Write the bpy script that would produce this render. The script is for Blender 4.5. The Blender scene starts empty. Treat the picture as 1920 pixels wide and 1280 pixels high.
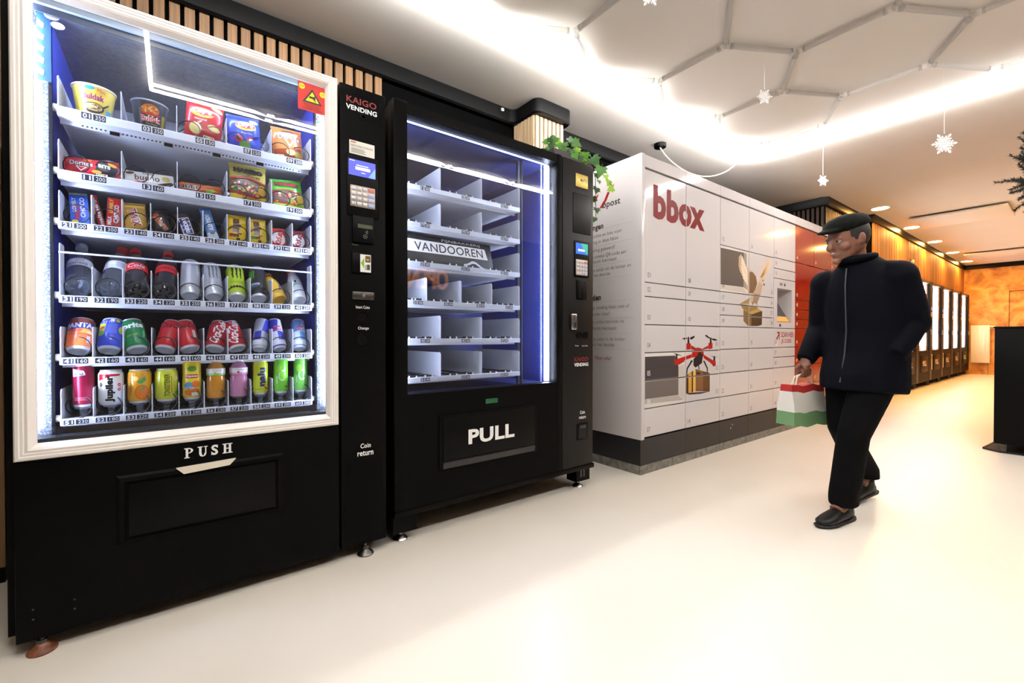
import bpy, bmesh, math, random
from math import sin, cos, pi, radians
from mathutils import Vector, Matrix
from mathutils.geometry import tessellate_polygon

RND = random.Random(11)
sc = bpy.context.scene
COLL = sc.collection

# ---------------------------------------------------------------- camera, world, exposure
cam_data = bpy.data.cameras.new('camera')
cam = bpy.data.objects.new('camera', cam_data)
COLL.objects.link(cam)
cam.location = (0, 0, 0.93)
cam.rotation_euler = (radians(90 - 0.58), 0, radians(52.58))
cam_data.sensor_width = 36
cam_data.lens = 830 / 1920 * 36
cam_data.clip_start = 0.02
sc.camera = cam
world = bpy.data.worlds.new('world')
sc.world = world
world.use_nodes = True
world.node_tree.nodes['Background'].inputs[0].default_value = (0.8, 0.85, 1, 1)
world.node_tree.nodes['Background'].inputs[1].default_value = 0.02
sc.view_settings.view_transform = 'Standard'
sc.view_settings.look = 'None'
sc.view_settings.gamma = 1
sc.view_settings.use_curve_mapping = False
sc.view_settings.exposure = 0.7
sc.cycles.use_denoising = True
sc.cycles.transparent_max_bounces = 24
sc.cycles.max_bounces = 6
sc.cycles.sample_clamp_indirect = 6

# lamp strengths, all in one place
LED_CEIL = 90.0        # lit border tubes of the honeycomb ceiling light
LED_CASE = 100.0        # strips inside the snack machine
LED_CASE2 = 38.0       # strips inside the second machine
LED_FAR = 30.0         # strips inside the far machines
WARM = 220.0            # recessed downlights

# ---------------------------------------------------------------- materials
def lin(c):
    r = []
    for v in c[:3]:
        v = v / 255.0
        r.append(v / 12.92 if v <= 0.04045 else ((v + 0.055) / 1.055) ** 2.4)
    return (*r, 1.0)

_M = {}
def M(col, rough=0.5, metal=0.0, spec=0.5, emit=0.0, noise=None, bump=None, coat=0.0, alpha=1.0, trans=0.0, key=None):
    """node material: colour with optional noise variation (scale, amount, stretch) and fine relief (scale, strength)"""
    k = (tuple(col), rough, metal, spec, emit, noise, bump, coat, alpha, trans)
    if k in _M:
        return _M[k]
    m = bpy.data.materials.new(key or 'paint')
    m.use_nodes = True
    nt = m.node_tree
    b = nt.nodes['Principled BSDF']
    b.inputs['Base Color'].default_value = lin(col)
    b.inputs['Roughness'].default_value = rough
    b.inputs['Metallic'].default_value = metal
    b.inputs['Specular IOR Level'].default_value = spec
    b.inputs['Coat Weight'].default_value = coat
    b.inputs['Coat Roughness'].default_value = 0.08
    if trans:
        b.inputs['Transmission Weight'].default_value = trans
    if emit:
        b.inputs['Emission Color'].default_value = lin(col)
        b.inputs['Emission Strength'].default_value = emit
    if noise or bump:
        tc = nt.nodes.new('ShaderNodeTexCoord')
    if noise:
        s, amt, st = noise
        mp = nt.nodes.new('ShaderNodeMapping'); mp.inputs['Scale'].default_value = st
        nz = nt.nodes.new('ShaderNodeTexNoise'); nz.inputs['Scale'].default_value = s; nz.inputs['Detail'].default_value = 5
        rp = nt.nodes.new('ShaderNodeMapRange')
        rp.inputs['From Min'].default_value = 0.3; rp.inputs['From Max'].default_value = 0.7
        rp.inputs['To Min'].default_value = 1 - amt; rp.inputs['To Max'].default_value = 1 + amt
        mx = nt.nodes.new('ShaderNodeMix'); mx.data_type = 'RGBA'; mx.blend_type = 'MULTIPLY'
        mx.inputs[0].default_value = 1
        mx.inputs[6].default_value = lin(col)
        nt.links.new(tc.outputs['Object'], mp.inputs[0]); nt.links.new(mp.outputs[0], nz.inputs['Vector'])
        nt.links.new(nz.outputs['Fac'], rp.inputs['Value']); nt.links.new(rp.outputs[0], mx.inputs[7])
        nt.links.new(mx.outputs[2], b.inputs['Base Color'])
    if bump:
        nb = nt.nodes.new('ShaderNodeTexNoise'); nb.inputs['Scale'].default_value = bump[0]; nb.inputs['Detail'].default_value = 3
        bp = nt.nodes.new('ShaderNodeBump'); bp.inputs['Strength'].default_value = bump[1]; bp.inputs['Distance'].default_value = 0.002
        nt.links.new(tc.outputs['Object'], nb.inputs['Vector']); nt.links.new(nb.outputs['Fac'], bp.inputs['Height'])
        nt.links.new(bp.outputs[0], b.inputs['Normal'])
    _M[k] = m
    return m

def pane_mat(name, tint=(1, 1, 1), ior=1.5, boost=1.0, rough=0.0, haze=0.0, milk=(1, 1, 1)):
    """thin clear sheet: see-through with a Fresnel reflection on its outer face"""
    m = bpy.data.materials.new(name); m.use_nodes = True
    nt = m.node_tree; nt.nodes.remove(nt.nodes['Principled BSDF'])
    out = nt.nodes['Material Output']
    tr = nt.nodes.new('ShaderNodeBsdfTransparent'); tr.inputs[0].default_value = (*tint, 1)
    gl = nt.nodes.new('ShaderNodeBsdfGlossy'); gl.inputs['Roughness'].default_value = rough
    fr = nt.nodes.new('ShaderNodeFresnel'); fr.inputs[0].default_value = ior
    ge = nt.nodes.new('ShaderNodeNewGeometry')
    inv = nt.nodes.new('ShaderNodeMath'); inv.operation = 'SUBTRACT'; inv.inputs[0].default_value = 1
    mu = nt.nodes.new('ShaderNodeMath'); mu.operation = 'MULTIPLY'
    mb = nt.nodes.new('ShaderNodeMath'); mb.operation = 'MULTIPLY'; mb.inputs[1].default_value = boost; mb.use_clamp = True
    mx = nt.nodes.new('ShaderNodeMixShader')
    nt.links.new(ge.outputs['Backfacing'], inv.inputs[1])
    nt.links.new(fr.outputs[0], mb.inputs[0])
    nt.links.new(mb.outputs[0], mu.inputs[0]); nt.links.new(inv.outputs[0], mu.inputs[1])
    if haze:
        hz = nt.nodes.new('ShaderNodeMixShader'); hz.inputs[0].default_value = haze
        df = nt.nodes.new('ShaderNodeBsdfDiffuse'); df.inputs[0].default_value = (*milk, 1)
        tl = nt.nodes.new('ShaderNodeBsdfTranslucent'); tl.inputs[0].default_value = (*milk, 1)
        ad = nt.nodes.new('ShaderNodeMixShader'); ad.inputs[0].default_value = 0.5
        nt.links.new(df.outputs[0], ad.inputs[1]); nt.links.new(tl.outputs[0], ad.inputs[2])
        nt.links.new(tr.outputs[0], hz.inputs[1]); nt.links.new(ad.outputs[0], hz.inputs[2]); tr = hz
    nt.links.new(mu.outputs[0], mx.inputs[0]); nt.links.new(tr.outputs[0], mx.inputs[1]); nt.links.new(gl.outputs[0], mx.inputs[2])
    nt.links.new(mx.outputs[0], out.inputs[0])
    return m

def wood_mat(name, c1, c2, scale=1.0, rough=0.55):
    """straight-grained oak: fine streaks along Z"""
    m = bpy.data.materials.new(name); m.use_nodes = True
    nt = m.node_tree; b = nt.nodes['Principled BSDF']
    tc = nt.nodes.new('ShaderNodeTexCoord'); mp = nt.nodes.new('ShaderNodeMapping')
    mp.inputs['Scale'].default_value = (60 * scale, 60 * scale, 1.2 * scale)
    nz = nt.nodes.new('ShaderNodeTexNoise'); nz.inputs['Scale'].default_value = 1.0; nz.inputs['Detail'].default_value = 6
    nz.inputs['Distortion'].default_value = 0.4
    oi = nt.nodes.new('ShaderNodeObjectInfo')
    vm = nt.nodes.new('ShaderNodeVectorMath'); vm.operation = 'ADD'
    cr = nt.nodes.new('ShaderNodeValToRGB')
    cr.color_ramp.elements[0].position = 0.32; cr.color_ramp.elements[0].color = lin(c1)
    cr.color_ramp.elements[1].position = 0.68; cr.color_ramp.elements[1].color = lin(c2)
    nt.links.new(tc.outputs['Object'], mp.inputs[0]); nt.links.new(mp.outputs[0], vm.inputs[0])
    nt.links.new(oi.outputs['Random'], vm.inputs[1])
    nt.links.new(vm.outputs[0], nz.inputs['Vector']); nt.links.new(nz.outputs['Fac'], cr.inputs[0])
    nt.links.new(cr.outputs[0], b.inputs['Base Color'])
    b.inputs['Roughness'].default_value = rough
    return m

def mottled(name, stops, scale, distortion, rough, bump=0.0, detail=6):
    m = bpy.data.materials.new(name); m.use_nodes = True
    nt = m.node_tree; b = nt.nodes['Principled BSDF']
    tc = nt.nodes.new('ShaderNodeTexCoord')
    nz = nt.nodes.new('ShaderNodeTexNoise'); nz.inputs['Scale'].default_value = scale; nz.inputs['Detail'].default_value = detail
    nz.inputs['Distortion'].default_value = distortion
    cr = nt.nodes.new('ShaderNodeValToRGB')
    els = cr.color_ramp.elements
    while len(els) < len(stops):
        els.new(0.5)
    for e, (p, c) in zip(els, stops):
        e.position = p; e.color = lin(c)
    nt.links.new(tc.outputs['Object'], nz.inputs['Vector']); nt.links.new(nz.outputs['Fac'], cr.inputs[0])
    nt.links.new(cr.outputs[0], b.inputs['Base Color'])
    b.inputs['Roughness'].default_value = rough
    if bump:
        bp = nt.nodes.new('ShaderNodeBump'); bp.inputs['Strength'].default_value = bump; bp.inputs['Distance'].default_value = 0.003
        nt.links.new(nz.outputs['Fac'], bp.inputs['Height']); nt.links.new(bp.outputs[0], b.inputs['Normal'])
    return m

BLACK = M((4, 4, 4), 0.5, spec=0.06, noise=(6, .12, (1, 1, 1)), key='black_powder_coat')
BLACK2 = M((3, 3, 3), 0.45, spec=0.10, key='black_plastic')
FELT = M((3, 3, 4), 0.95, spec=0.05, key='black_felt')
CROWN = M((5, 5, 6), 0.4, spec=0.2, key='black_moulding')
WHITE = M((235, 234, 232), 0.45, key='white_paint')
FRAMEW = M((240, 234, 228), 0.4, key='white_frame')
TRAYW = M((226, 230, 238), 0.4, key='white_tray')
CHROME = M((200, 200, 200), 0.2, metal=1, key='steel')
DARKST = M((90, 88, 86), 0.35, metal=1, noise=(40, .25, (1, 1, 1)), key='worn_steel')
RUST = mottled('rusty_steel', [(.35, (60, 30, 18)), (.6, (150, 85, 50)), (.75, (120, 116, 112))], 30, .5, .6)
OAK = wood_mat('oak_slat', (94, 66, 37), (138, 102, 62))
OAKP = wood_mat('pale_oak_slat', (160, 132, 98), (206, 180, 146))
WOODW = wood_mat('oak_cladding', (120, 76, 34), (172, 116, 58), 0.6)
OAKD = wood_mat('shaded_oak_slat', (52, 40, 28), (78, 60, 42))  # darker copy of the oak, with the bulkhead's shade put into its colour
STUCCO = mottled('gold_stucco', [(.30, (140, 84, 30)), (.46, (198, 134, 58)), (.6, (220, 164, 84)), (.8, (182, 118, 50))], 4.0, .6, .5, .15, 12)
GALV = mottled('galvanised', [(.3, (92, 90, 84)), (.7, (142, 138, 130))], 26, .4, .45)
SPECK = mottled('speckled_zinc', [(.38, (16, 19, 24)), (.5, (46, 52, 60)), (.62, (104, 110, 120))], 170, 0, .4, .3, 2)
PANE = pane_mat('window_glass', (.97, .98, 1.0), 1.5, 1.35)
CLEAR = pane_mat('clear_plastic', (.93, .95, .97), 1.45, 1.5, .05, .22, (.8, .84, .9))
PETW = pane_mat('clear_bottle', (.86, .9, .95), 1.5, 1.8, .04, .16, (.75, .82, .92))

# ---------------------------------------------------------------- geometry helpers
class B:
    """collects faces with materials; build() links them as ONE mesh object"""
    def __init__(s):
        s.v = []; s.f = []; s.m = []; s.mats = []; s.sm = []
    def mi(s, mat):
        if mat not in s.mats:
            s.mats.append(mat)
        return s.mats.index(mat)
    def add(s, verts, faces, mat, smooth=False):
        o = len(s.v); s.v += [tuple(p) for p in verts]; k = s.mi(mat)
        for f in faces:
            s.f.append([i + o for i in f]); s.m.append(k); s.sm.append(smooth)
        return s
    def box(s, x0, x1, y0, y1, z0, z1, mat):
        v = [(x0, y0, z0), (x1, y0, z0), (x1, y1, z0), (x0, y1, z0), (x0, y0, z1), (x1, y0, z1), (x1, y1, z1), (x0, y1, z1)]
        return s.add(v, [(0, 3, 2, 1), (4, 5, 6, 7), (0, 1, 5, 4), (1, 2, 6, 5), (2, 3, 7, 6), (3, 0, 4, 7)], mat)
    def rbox(s, x0, x1, y0, y1, z0, z1, mat, r=0.004, seg=2):
        bm = bmesh.new(); bmesh.ops.create_cube(bm, size=1)
        for q in bm.verts:
            q.co = Vector(((x0 + x1) / 2 + q.co.x * (x1 - x0), (y0 + y1) / 2 + q.co.y * (y1 - y0), (z0 + z1) / 2 + q.co.z * (z1 - z0)))
        bmesh.ops.bevel(bm, geom=list(bm.edges), offset=r, segments=seg, affect='EDGES', profile=0.5)
        s.bm(bm, mat, True); return s
    def bm(s, bm, mat, smooth=False):
        bm.verts.ensure_lookup_table(); bm.verts.index_update()
        s.add([q.co[:] for q in bm.verts], [[q.index for q in f.verts] for f in bm.faces], mat, smooth); bm.free(); return s
    def prism(s, poly, axis, a, b, mat):
        """poly in the two other axes (in order), extruded along axis from a to b"""
        n = len(poly)
        def pt(q, t):
            if axis == 0: return (t, q[0], q[1])
            if axis == 1: return (q[0], t, q[1])
            return (q[0], q[1], t)
        v = [pt(q, a) for q in poly] + [pt(q, b) for q in poly]
        f = [list(range(n))[::-1], list(range(n, 2 * n))] + [(i, (i + 1) % n, n + (i + 1) % n, n + i) for i in range(n)]
        ar = sum(poly[i][0] * poly[(i + 1) % n][1] - poly[(i + 1) % n][0] * poly[i][1] for i in range(n))
        flip = (ar < 0) != (b < a)
        if axis == 1: flip = not flip
        if flip: f = [list(q)[::-1] for q in f]
        return s.add(v, f, mat)
    def tube(s, pts, r, mat, n=8, closed=False, caps=True):
        pts = [Vector(p) for p in pts]; rs = r if isinstance(r, (list, tuple)) else [r] * len(pts)
        vs = []; fs = []; up = None; N = len(pts)
        for i, p in enumerate(pts):
            t = (pts[(i + 1) % N] - pts[i - 1]) if closed else (pts[min(i + 1, N - 1)] - pts[max(i - 1, 0)])
            t.normalize()
            if up is None:
                up = Vector((0, 0, 1)) if abs(t.z) < 0.9 else Vector((1, 0, 0))
            a = t.cross(up); a.normalize(); c = a.cross(t); up = c
            for k in range(n):
                w = 2 * pi * k / n
                vs.append(p + (a * cos(w) + c * sin(w)) * rs[i])
        m = N if closed else N - 1
        for i in range(m):
            for k in range(n):
                i2 = (i + 1) % N
                fs.append((i * n + k, i * n + (k + 1) % n, i2 * n + (k + 1) % n, i2 * n + k))
        if caps and not closed:
            fs.append(tuple(range(n))[::-1]); fs.append(tuple((N - 1) * n + k for k in range(n)))
        return s.add(vs, fs, mat, True)
    def lathe(s, prof, mat, n=24, c=(0, 0, 0), axis='z'):
        """prof: list of (r, h[, mat]); turned about an axis through c"""
        vs = []; N = len(prof)
        for q in prof:
            for k in range(n):
                w = 2 * pi * k / n; x, y, z = q[0] * cos(w), q[0] * sin(w), q[1]
                if axis == 'x': x, y, z = z, x, y
                elif axis == 'y': x, y, z = y, z, x
                vs.append((x + c[0], y + c[1], z + c[2]))
        groups = {}
        for i in range(N - 1):
            mm = prof[i][2] if len(prof[i]) > 2 else mat
            groups.setdefault(mm, []).extend((i * n + k, i * n + (k + 1) % n, (i + 1) * n + (k + 1) % n, (i + 1) * n + k) for k in range(n))
        o = len(s.v); s.v += vs
        for mm, fl in groups.items():
            ki = s.mi(mm)
            for f in fl:
                s.f.append([q + o for q in f]); s.m.append(ki); s.sm.append(True)
        for i, rev in ((0, True), (N - 1, False)):
            if prof[i][0] > 1e-6:
                f = [o + i * n + k for k in range(n)]
                s.f.append(f[::-1] if rev else f); s.m.append(s.mi(prof[i][2] if len(prof[i]) > 2 and i == 0 else (prof[i - 1][2] if len(prof[i - 1]) > 2 and i else mat))); s.sm.append(False)
        return s
    def mesh(s, name):
        me = bpy.data.meshes.new(name)
        me.from_pydata(s.v, [], s.f)
        for m in s.mats: me.materials.append(m)
        me.polygons.foreach_set('material_index', s.m)
        me.polygons.foreach_set('use_smooth', s.sm)
        me.update()
        if any(s.sm): me.set_sharp_from_angle(angle=radians(38))
        return me
    def build(s, name, parent=None, loc=None):
        """vertices are in world space; under an unrotated parent they are shifted to the parent's origin"""
        if parent is not None and loc is None:
            o = org(parent)
            if o.length > 0:
                s.v = [(p[0] - o.x, p[1] - o.y, p[2] - o.z) for p in s.v]
        return link(name, s.mesh(name), parent, loc)

def org(o):
    v = Vector((0, 0, 0))
    while o is not None:
        v += o.location; o = o.parent
    return v

def link(name, me, parent=None, loc=None, rot=None):
    ob = bpy.data.objects.new(name, me); COLL.objects.link(ob)
    if parent is not None: ob.parent = parent
    if loc is not None: ob.location = loc
    if rot is not None: ob.rotation_euler = rot
    return ob

def tag(o, label, cat, group=None):
    o['label'] = label; o['category'] = cat
    if group: o['group'] = group
    return o

def thing(name, label, cat, loc=(0, 0, 0), rot=(0, 0, 0), group=None):
    o = bpy.data.objects.new(name, None); COLL.objects.link(o)
    o.empty_display_size = 0.05
    o.location = loc; o.rotation_euler = rot
    return tag(o, label, cat, group)

def struct(o):
    o['kind'] = 'structure'; return o

def copy_thing(root, loc, label, rot=None):
    r = root.copy(); COLL.objects.link(r); r.location = loc; r['label'] = label
    if rot is not None: r.rotation_euler = rot
    for ch in root.children:
        c = ch.copy(); COLL.objects.link(c); c.parent = r
        for g in ch.children:
            d = g.copy(); COLL.objects.link(d); d.parent = c
    return r

_T = {}
def tgeo(s, bold):
    k = (s, bold)
    if k not in _T:
        c = bpy.data.curves.new('t', 'FONT'); c.body = s; c.resolution_u = 3; c.offset = bold
        c.space_character = 1.05
        o = bpy.data.objects.new('t', c); me = bpy.data.meshes.new_from_object(o)
        vs = [(v.co.x, v.co.y) for v in me.vertices]; fs = [list(p.vertices) for p in me.polygons]
        x0 = min(v[0] for v in vs); x1 = max(v[0] for v in vs); y0 = min(v[1] for v in vs); y1 = max(v[1] for v in vs)
        vs = [((v[0] - x0) / (x1 - x0) - .5, (v[1] - y0) / (y1 - y0) - .5) for v in vs]
        _T[k] = (vs, fs, (x1 - x0) / (y1 - y0))
        bpy.data.objects.remove(o); bpy.data.meshes.remove(me); bpy.data.curves.remove(c)
    return _T[k]

class Print:
    """flat print: 2-D shapes, later laid onto a surface by a map (u, v, lift) -> point"""
    def __init__(s): s.it = []
    def poly(s, pts, mat):
        tr = tessellate_polygon([[Vector((p[0], p[1], 0)) for p in pts]])
        out = []
        for t in tr:
            a, b, c = (pts[i] for i in t)
            out.append(t if (b[0] - a[0]) * (c[1] - a[1]) - (c[0] - a[0]) * (b[1] - a[1]) > 0 else t[::-1])
        s.it.append(([tuple(p) for p in pts], [list(t) for t in out], mat)); return s
    def rect(s, x0, y0, x1, y1, mat): return s.poly([(x0, y0), (x1, y0), (x1, y1), (x0, y1)], mat)
    def ell(s, cx, cy, rx, ry, mat, n=18, rot=0):
        ca, sa = cos(rot), sin(rot)
        return s.poly([(cx + rx * cos(2 * pi * k / n) * ca - ry * sin(2 * pi * k / n) * sa, cy + rx * cos(2 * pi * k / n) * sa + ry * sin(2 * pi * k / n) * ca) for k in range(n)], mat)
    def text(s, t, cx, cy, w, h, mat, rot=0, bold=0.0, shear=0.0, slope=0.0):
        vs, fs, asp = tgeo(t, bold)
        if w is None: w = h * asp
        if h is None: h = w / asp
        ca, sa = cos(radians(rot)), sin(radians(rot))
        o = []
        for a, b in vs:
            x, y = a * w + b * h * shear, b * h + a * w * slope
            o.append((cx + x * ca - y * sa, cy + x * sa + y * ca))
        s.it.append((o, fs, mat)); return s
    def put(s, b, fn, step=0.00012, base=0.0004, maxlen=None):
        for i, (vs, fs, mat) in enumerate(s.it):
            l = base + step * i
            if maxlen:
                bm = bmesh.new()
                bv = [bm.verts.new((p[0], p[1], 0)) for p in vs]
                for f in fs:
                    try: bm.faces.new([bv[j] for j in f])
                    except ValueError: pass
                for _ in range(6):
                    es = [e for e in bm.edges if e.calc_length() > maxlen]
                    if not es: break
                    bmesh.ops.subdivide_edges(bm, edges=es, cuts=1)
                    bmesh.ops.triangulate(bm, faces=[f for f in bm.faces if len(f.verts) > 3])
                bm.verts.index_update()
                b.add([fn(q.co.x, q.co.y, l) for q in bm.verts], [[q.index for q in f.verts] for f in bm.faces], mat, True)
                bm.free()
            else:
                b.add([fn(p[0], p[1], l) for p in vs], fs, mat)
        return b

def onX(x):           # a sheet facing +X, u = Y, v = Z
    return lambda u, v, l: (x + l, u, v)
def onY(y):           # a sheet facing -Y, u = X, v = Z
    return lambda u, v, l: (u, y - l, v)
def printed(name, pr, x, parent):
    b = B(); pr.put(b, onX(x)); return b.build(name, parent)

INKW = M((240, 240, 238), 0.5, key='white_ink')
INKK = M((22, 20, 20), 0.5, key='black_ink')
INKR = M((150, 16, 20), 0.5, key='red_ink')
INKN = M((22, 26, 50), 0.45, key='navy_tag')
# ================================================================ THE SETTING
XW = -2.87        # wall behind the machines
CZ = 2.74         # ceiling
YF = 16.0         # far wall
XR = 2.7          # wall behind the viewer
YB = -3.0

FLOORM = M((234, 226, 213), 0.32, spec=0.35, noise=(1.2, .03, (1, 1, 1)), key='poured_floor')
b = B().box(XW - .1, XR, YB, YF, -0.06, 0, FLOORM); struct(b.build('floor'))
CEILM = M((220, 215, 209), 0.85, spec=0.2, noise=(2, .015, (1, 1, 1)), key='white_ceiling')
b = B().box(XW - .1, XR, YB, YF, CZ, CZ + .06, CEILM); struct(b.build('ceiling'))
wl = B().box(XW - .1, XW, YB, YF, 0, CZ, FELT).build('wall_left'); struct(wl)
WALLR = M((96, 88, 80), 0.8, noise=(2, .1, (1, 1, 1)), key='taupe_wall')
struct(B().box(XR, XR + .1, YB, YF, 0, CZ, WALLR).build('wall_right'))
struct(B().box(XW, XR, YB - .1, YB, 0, CZ, WALLR).build('wall_back'))
wf = B().box(XW, XR, YF, YF + .1, 0, CZ, STUCCO).build('wall_far'); struct(wf)

# oak slats on the felt behind the snack machine
sl = B().rbox(0, .022, -.0225, .0225, .06, 2.672, OAK, .0015, 1).mesh('slat')
for i in range(29):
    o = link('slat', sl, wl, (XW, 1.078 - .0625 * i, 0))
# black crown moulding along the wall top, with its rounded wrap round the pier
def crown(name, path, h=0.075, t=0.05, z1=CZ):
    """path of (x,y) points on the moulding's face, wall side to its left"""
    bb = B(); n = len(path); vs = []
    for i, p in enumerate(path):
        a = Vector(path[max(i - 1, 0)]); c = Vector(path[min(i + 1, n - 1)])
        d = (c - a).normalized(); nn = Vector((-d.y, d.x))
        for off, z in ((0, z1), (0, z1 - h + .012), (.012, z1 - h), (t, z1 - h), (t, z1)):
            q = Vector(p) + nn * off
            vs.append((q.x, q.y, z))
    fs = []
    for i in range(n - 1):
        for k in range(4):
            fs.append((i * 5 + k, (i + 1) * 5 + k, (i + 1) * 5 + k + 1, i * 5 + k + 1))
    fs += [(0, 1, 2, 3, 4), tuple((n - 1) * 5 + k for k in (4, 3, 2, 1, 0))]
    bb.add(vs, fs, CROWN, True)
    return struct(bb.build(name))
def arc(cx, cy, r, a0, a1, n=6):
    return [(cx + r * cos(radians(a0 + (a1 - a0) * k / n)), cy + r * sin(radians(a0 + (a1 - a0) * k / n))) for k in range(n + 1)]
XC = XW + .05
p1 = [(XC, YB), (XC, 1.1), (XC, 2.1)] + arc(XC + .06, 2.12, .06, 180, 90)[1:] + [(-2.64, 2.18)] + arc(-2.60, 2.24, .06, -90, 0) + [(-2.54, 2.45)] + arc(-2.60, 2.50, .06, 0, 90) + [(-2.66, 2.56)] + arc(XC + .06, 2.62, .06, -90, -180)[1:] + [(XC, 2.8), (XC, 6.68), (-2.12, 6.68), (-2.06, 6.72), (-2.06, 8.2), (-1.945, 8.2), (-1.945, YF)]
crown('trim_1', p1, .11)
crown('trim_2', [(-1.94, YF - .04), (XR, YF - .04)], .11)
# slatted pier rising between the machines
pier = B().box(XW, -2.60, 2.21, 2.50, 0, CZ, FELT).build('wall_pier'); struct(pier)
ps = B().box(0, .012, 0, .030, .06, 2.632, OAKP).mesh('slat')
for i in range(7):
    link('slat', ps, pier, (-2.60, 2.212 + .0427 * i, 0))
ps2 = B().box(0, .030, -.012, 0, .06, 2.632, OAKP).mesh('slat')
for i in range(6):
    link('slat', ps2, pier, (-2.632 - .0427 * i, 2.21, 0))
# bulkhead with slats above the lockers, stepping out to the oak cladding
bulk = B().box(XW, -2.12, 6.74, 8.25, 2.22, CZ, FELT).build('wall_bulkhead'); struct(bulk)
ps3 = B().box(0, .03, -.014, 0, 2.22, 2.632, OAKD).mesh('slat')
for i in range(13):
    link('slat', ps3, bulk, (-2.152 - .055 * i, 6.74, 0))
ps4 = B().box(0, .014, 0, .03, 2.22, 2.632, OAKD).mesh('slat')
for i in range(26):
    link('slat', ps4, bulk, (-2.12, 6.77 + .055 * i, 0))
# oak cladding above the far machines, in wide boards with dark joints
clad = B().box(XW, -1.985, 8.25, YF, 2.03, CZ, FELT).build('wall_cladding'); struct(clad)
RB = random.Random(3)
bm_ = [B().box(0, .015 + .002 * (k % 3), 0, .086 if k == 7 else .094, 2.03, 2.632, WOODW).mesh('board') for k in range(8)]
for k in range(79):
    link('board', bm_[k % 8], clad, (-1.985, 8.256 + .098 * k, 0))
# oak-faced return left of the snack machine
ret = B().box(XW, -2.515, YB, -.512, 0, CZ - .11, FELT).build('wall_return'); struct(ret)
rs_ = B().box(0, .015, -.11, 0, .057, 2.62, OAK).mesh('board')
for i in range(8):
    link('board', rs_, ret, (-2.515, -.512 - .125 * i, 0))
struct(B().box(-2.515, -2.497, YB, -.512, 0, .055, BLACK2).build('baseboard_left'))
# plastered-over door in the far wall
dr = B().box(-1.19, -.30, YF - .02, YF, 0, 2.03, STUCCO).build('door_1'); struct(dr)
B().box(-1.27, -1.20, YF - .05, YF, 0, 2.11, STUCCO).build('door_frame', dr)
B().box(-.29, -.22, YF - .05, YF, 0, 2.11, STUCCO).build('door_frame', dr)
B().box(-1.20, -.29, YF - .05, YF, 2.04, 2.11, STUCCO).build('door_frame', dr)
hb = B(); hb.lathe([(.008, 0), (.008, .05)], CHROME, 10, (-.38, YF - .075, 1.02), 'y'); hb.tube([(-.38, YF - .07, 1.02), (-.5, YF - .07, 1.02)], .009, CHROME); hb.build('door_handle', dr)

# ---------------------------------------------------------------- honeycomb ceiling light
TUBE = pane_mat('milky_tube', (.95, .95, .94), 1.45, 1.0, .1, .8, (.74, .73, .71))
LIT = M((255, 253, 250), 0.4, emit=LED_CEIL, key='lit_tube')
JOIN = pane_mat('clear_joint', (.93, .93, .92), 1.5, 1.2, .1, .2)
hexl = thing('honeycomb_ceiling_light', 'honeycomb of milky tubes on the ceiling inside a bright white rectangle', 'ceiling light', (-.9, 2.3, CZ))
ZT = CZ - .026
X0, X1, Y0, Y1 = -2.105, .275, -.115, 4.69
def straight(name, a, c, r, mat, parent, gap=0.0):
    a = Vector(a); c = Vector(c); d = (c - a).normalized() * gap
    return B().tube([a + d, c - d], r, mat, 8).build(name, parent)
for (a, c, n) in (((X0, Y0), (X0, Y1), 4), ((X1, Y0), (X1, Y1), 4), ((X0, Y0), (X1, Y0), 2), ((X0, Y1), (X1, Y1), 2)):
    for i in range(n):
        p = [(a[0] + (c[0] - a[0]) * t / n, a[1] + (c[1] - a[1]) * t / n, ZT) for t in (i, i + 1)]
        straight('lit_tube', p[0], p[1], .012, LIT, hexl, .004)
S = .476; RY = .4135; XA = -2.07
def hv(col, row): return (XA + col, 1.46 + RY * row, ZT)
cols = [0, .2255, .697, .9375, 1.411, 1.6605, 2.13, 2.34]     # even rows 0,3,4,7 ; odd rows 1,2,5,6
verts = {}
edges = []
for row in range(-3, 8):
    odd = row % 2 != 0
    for ci in ((1, 2, 5, 6) if odd else (0, 3, 4, 7)):
        verts[(ci, row)] = hv(cols[ci], row)
    for (i, j) in (((1, 2), (5, 6)) if odd else ((3, 4),)):
        edges.append(((i, row), (j, row)))
    if row < 7:
        for (i, j) in (((1, 0), (2, 3), (5, 4), (6, 7)) if odd else ((0, 1), (3, 2), (4, 5), (7, 6))):
            edges.append(((i, row), (j, row + 1)))
for (i, j) in edges:
    straight('hexagon_tube', verts[i], hv(cols[j[0]], j[1]), .0155, TUBE, hexl, .035)
jm = B()
for k in range(3):
    w = 2 * pi * k / 3
    jm.tube([(0, 0, 0), (.048 * cos(w), .048 * sin(w), 0)], .0175, JOIN, 8)
jm = jm.mesh('tube_joint')
for (ci, row), p in verts.items():
    left = ci in (0, 2, 4, 6)
    o = hexl.location
    link('tube_joint', jm, hexl, Vector(p) - o, (0, 0, 0 if (ci in (1, 3, 5, 7)) else pi))

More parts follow.
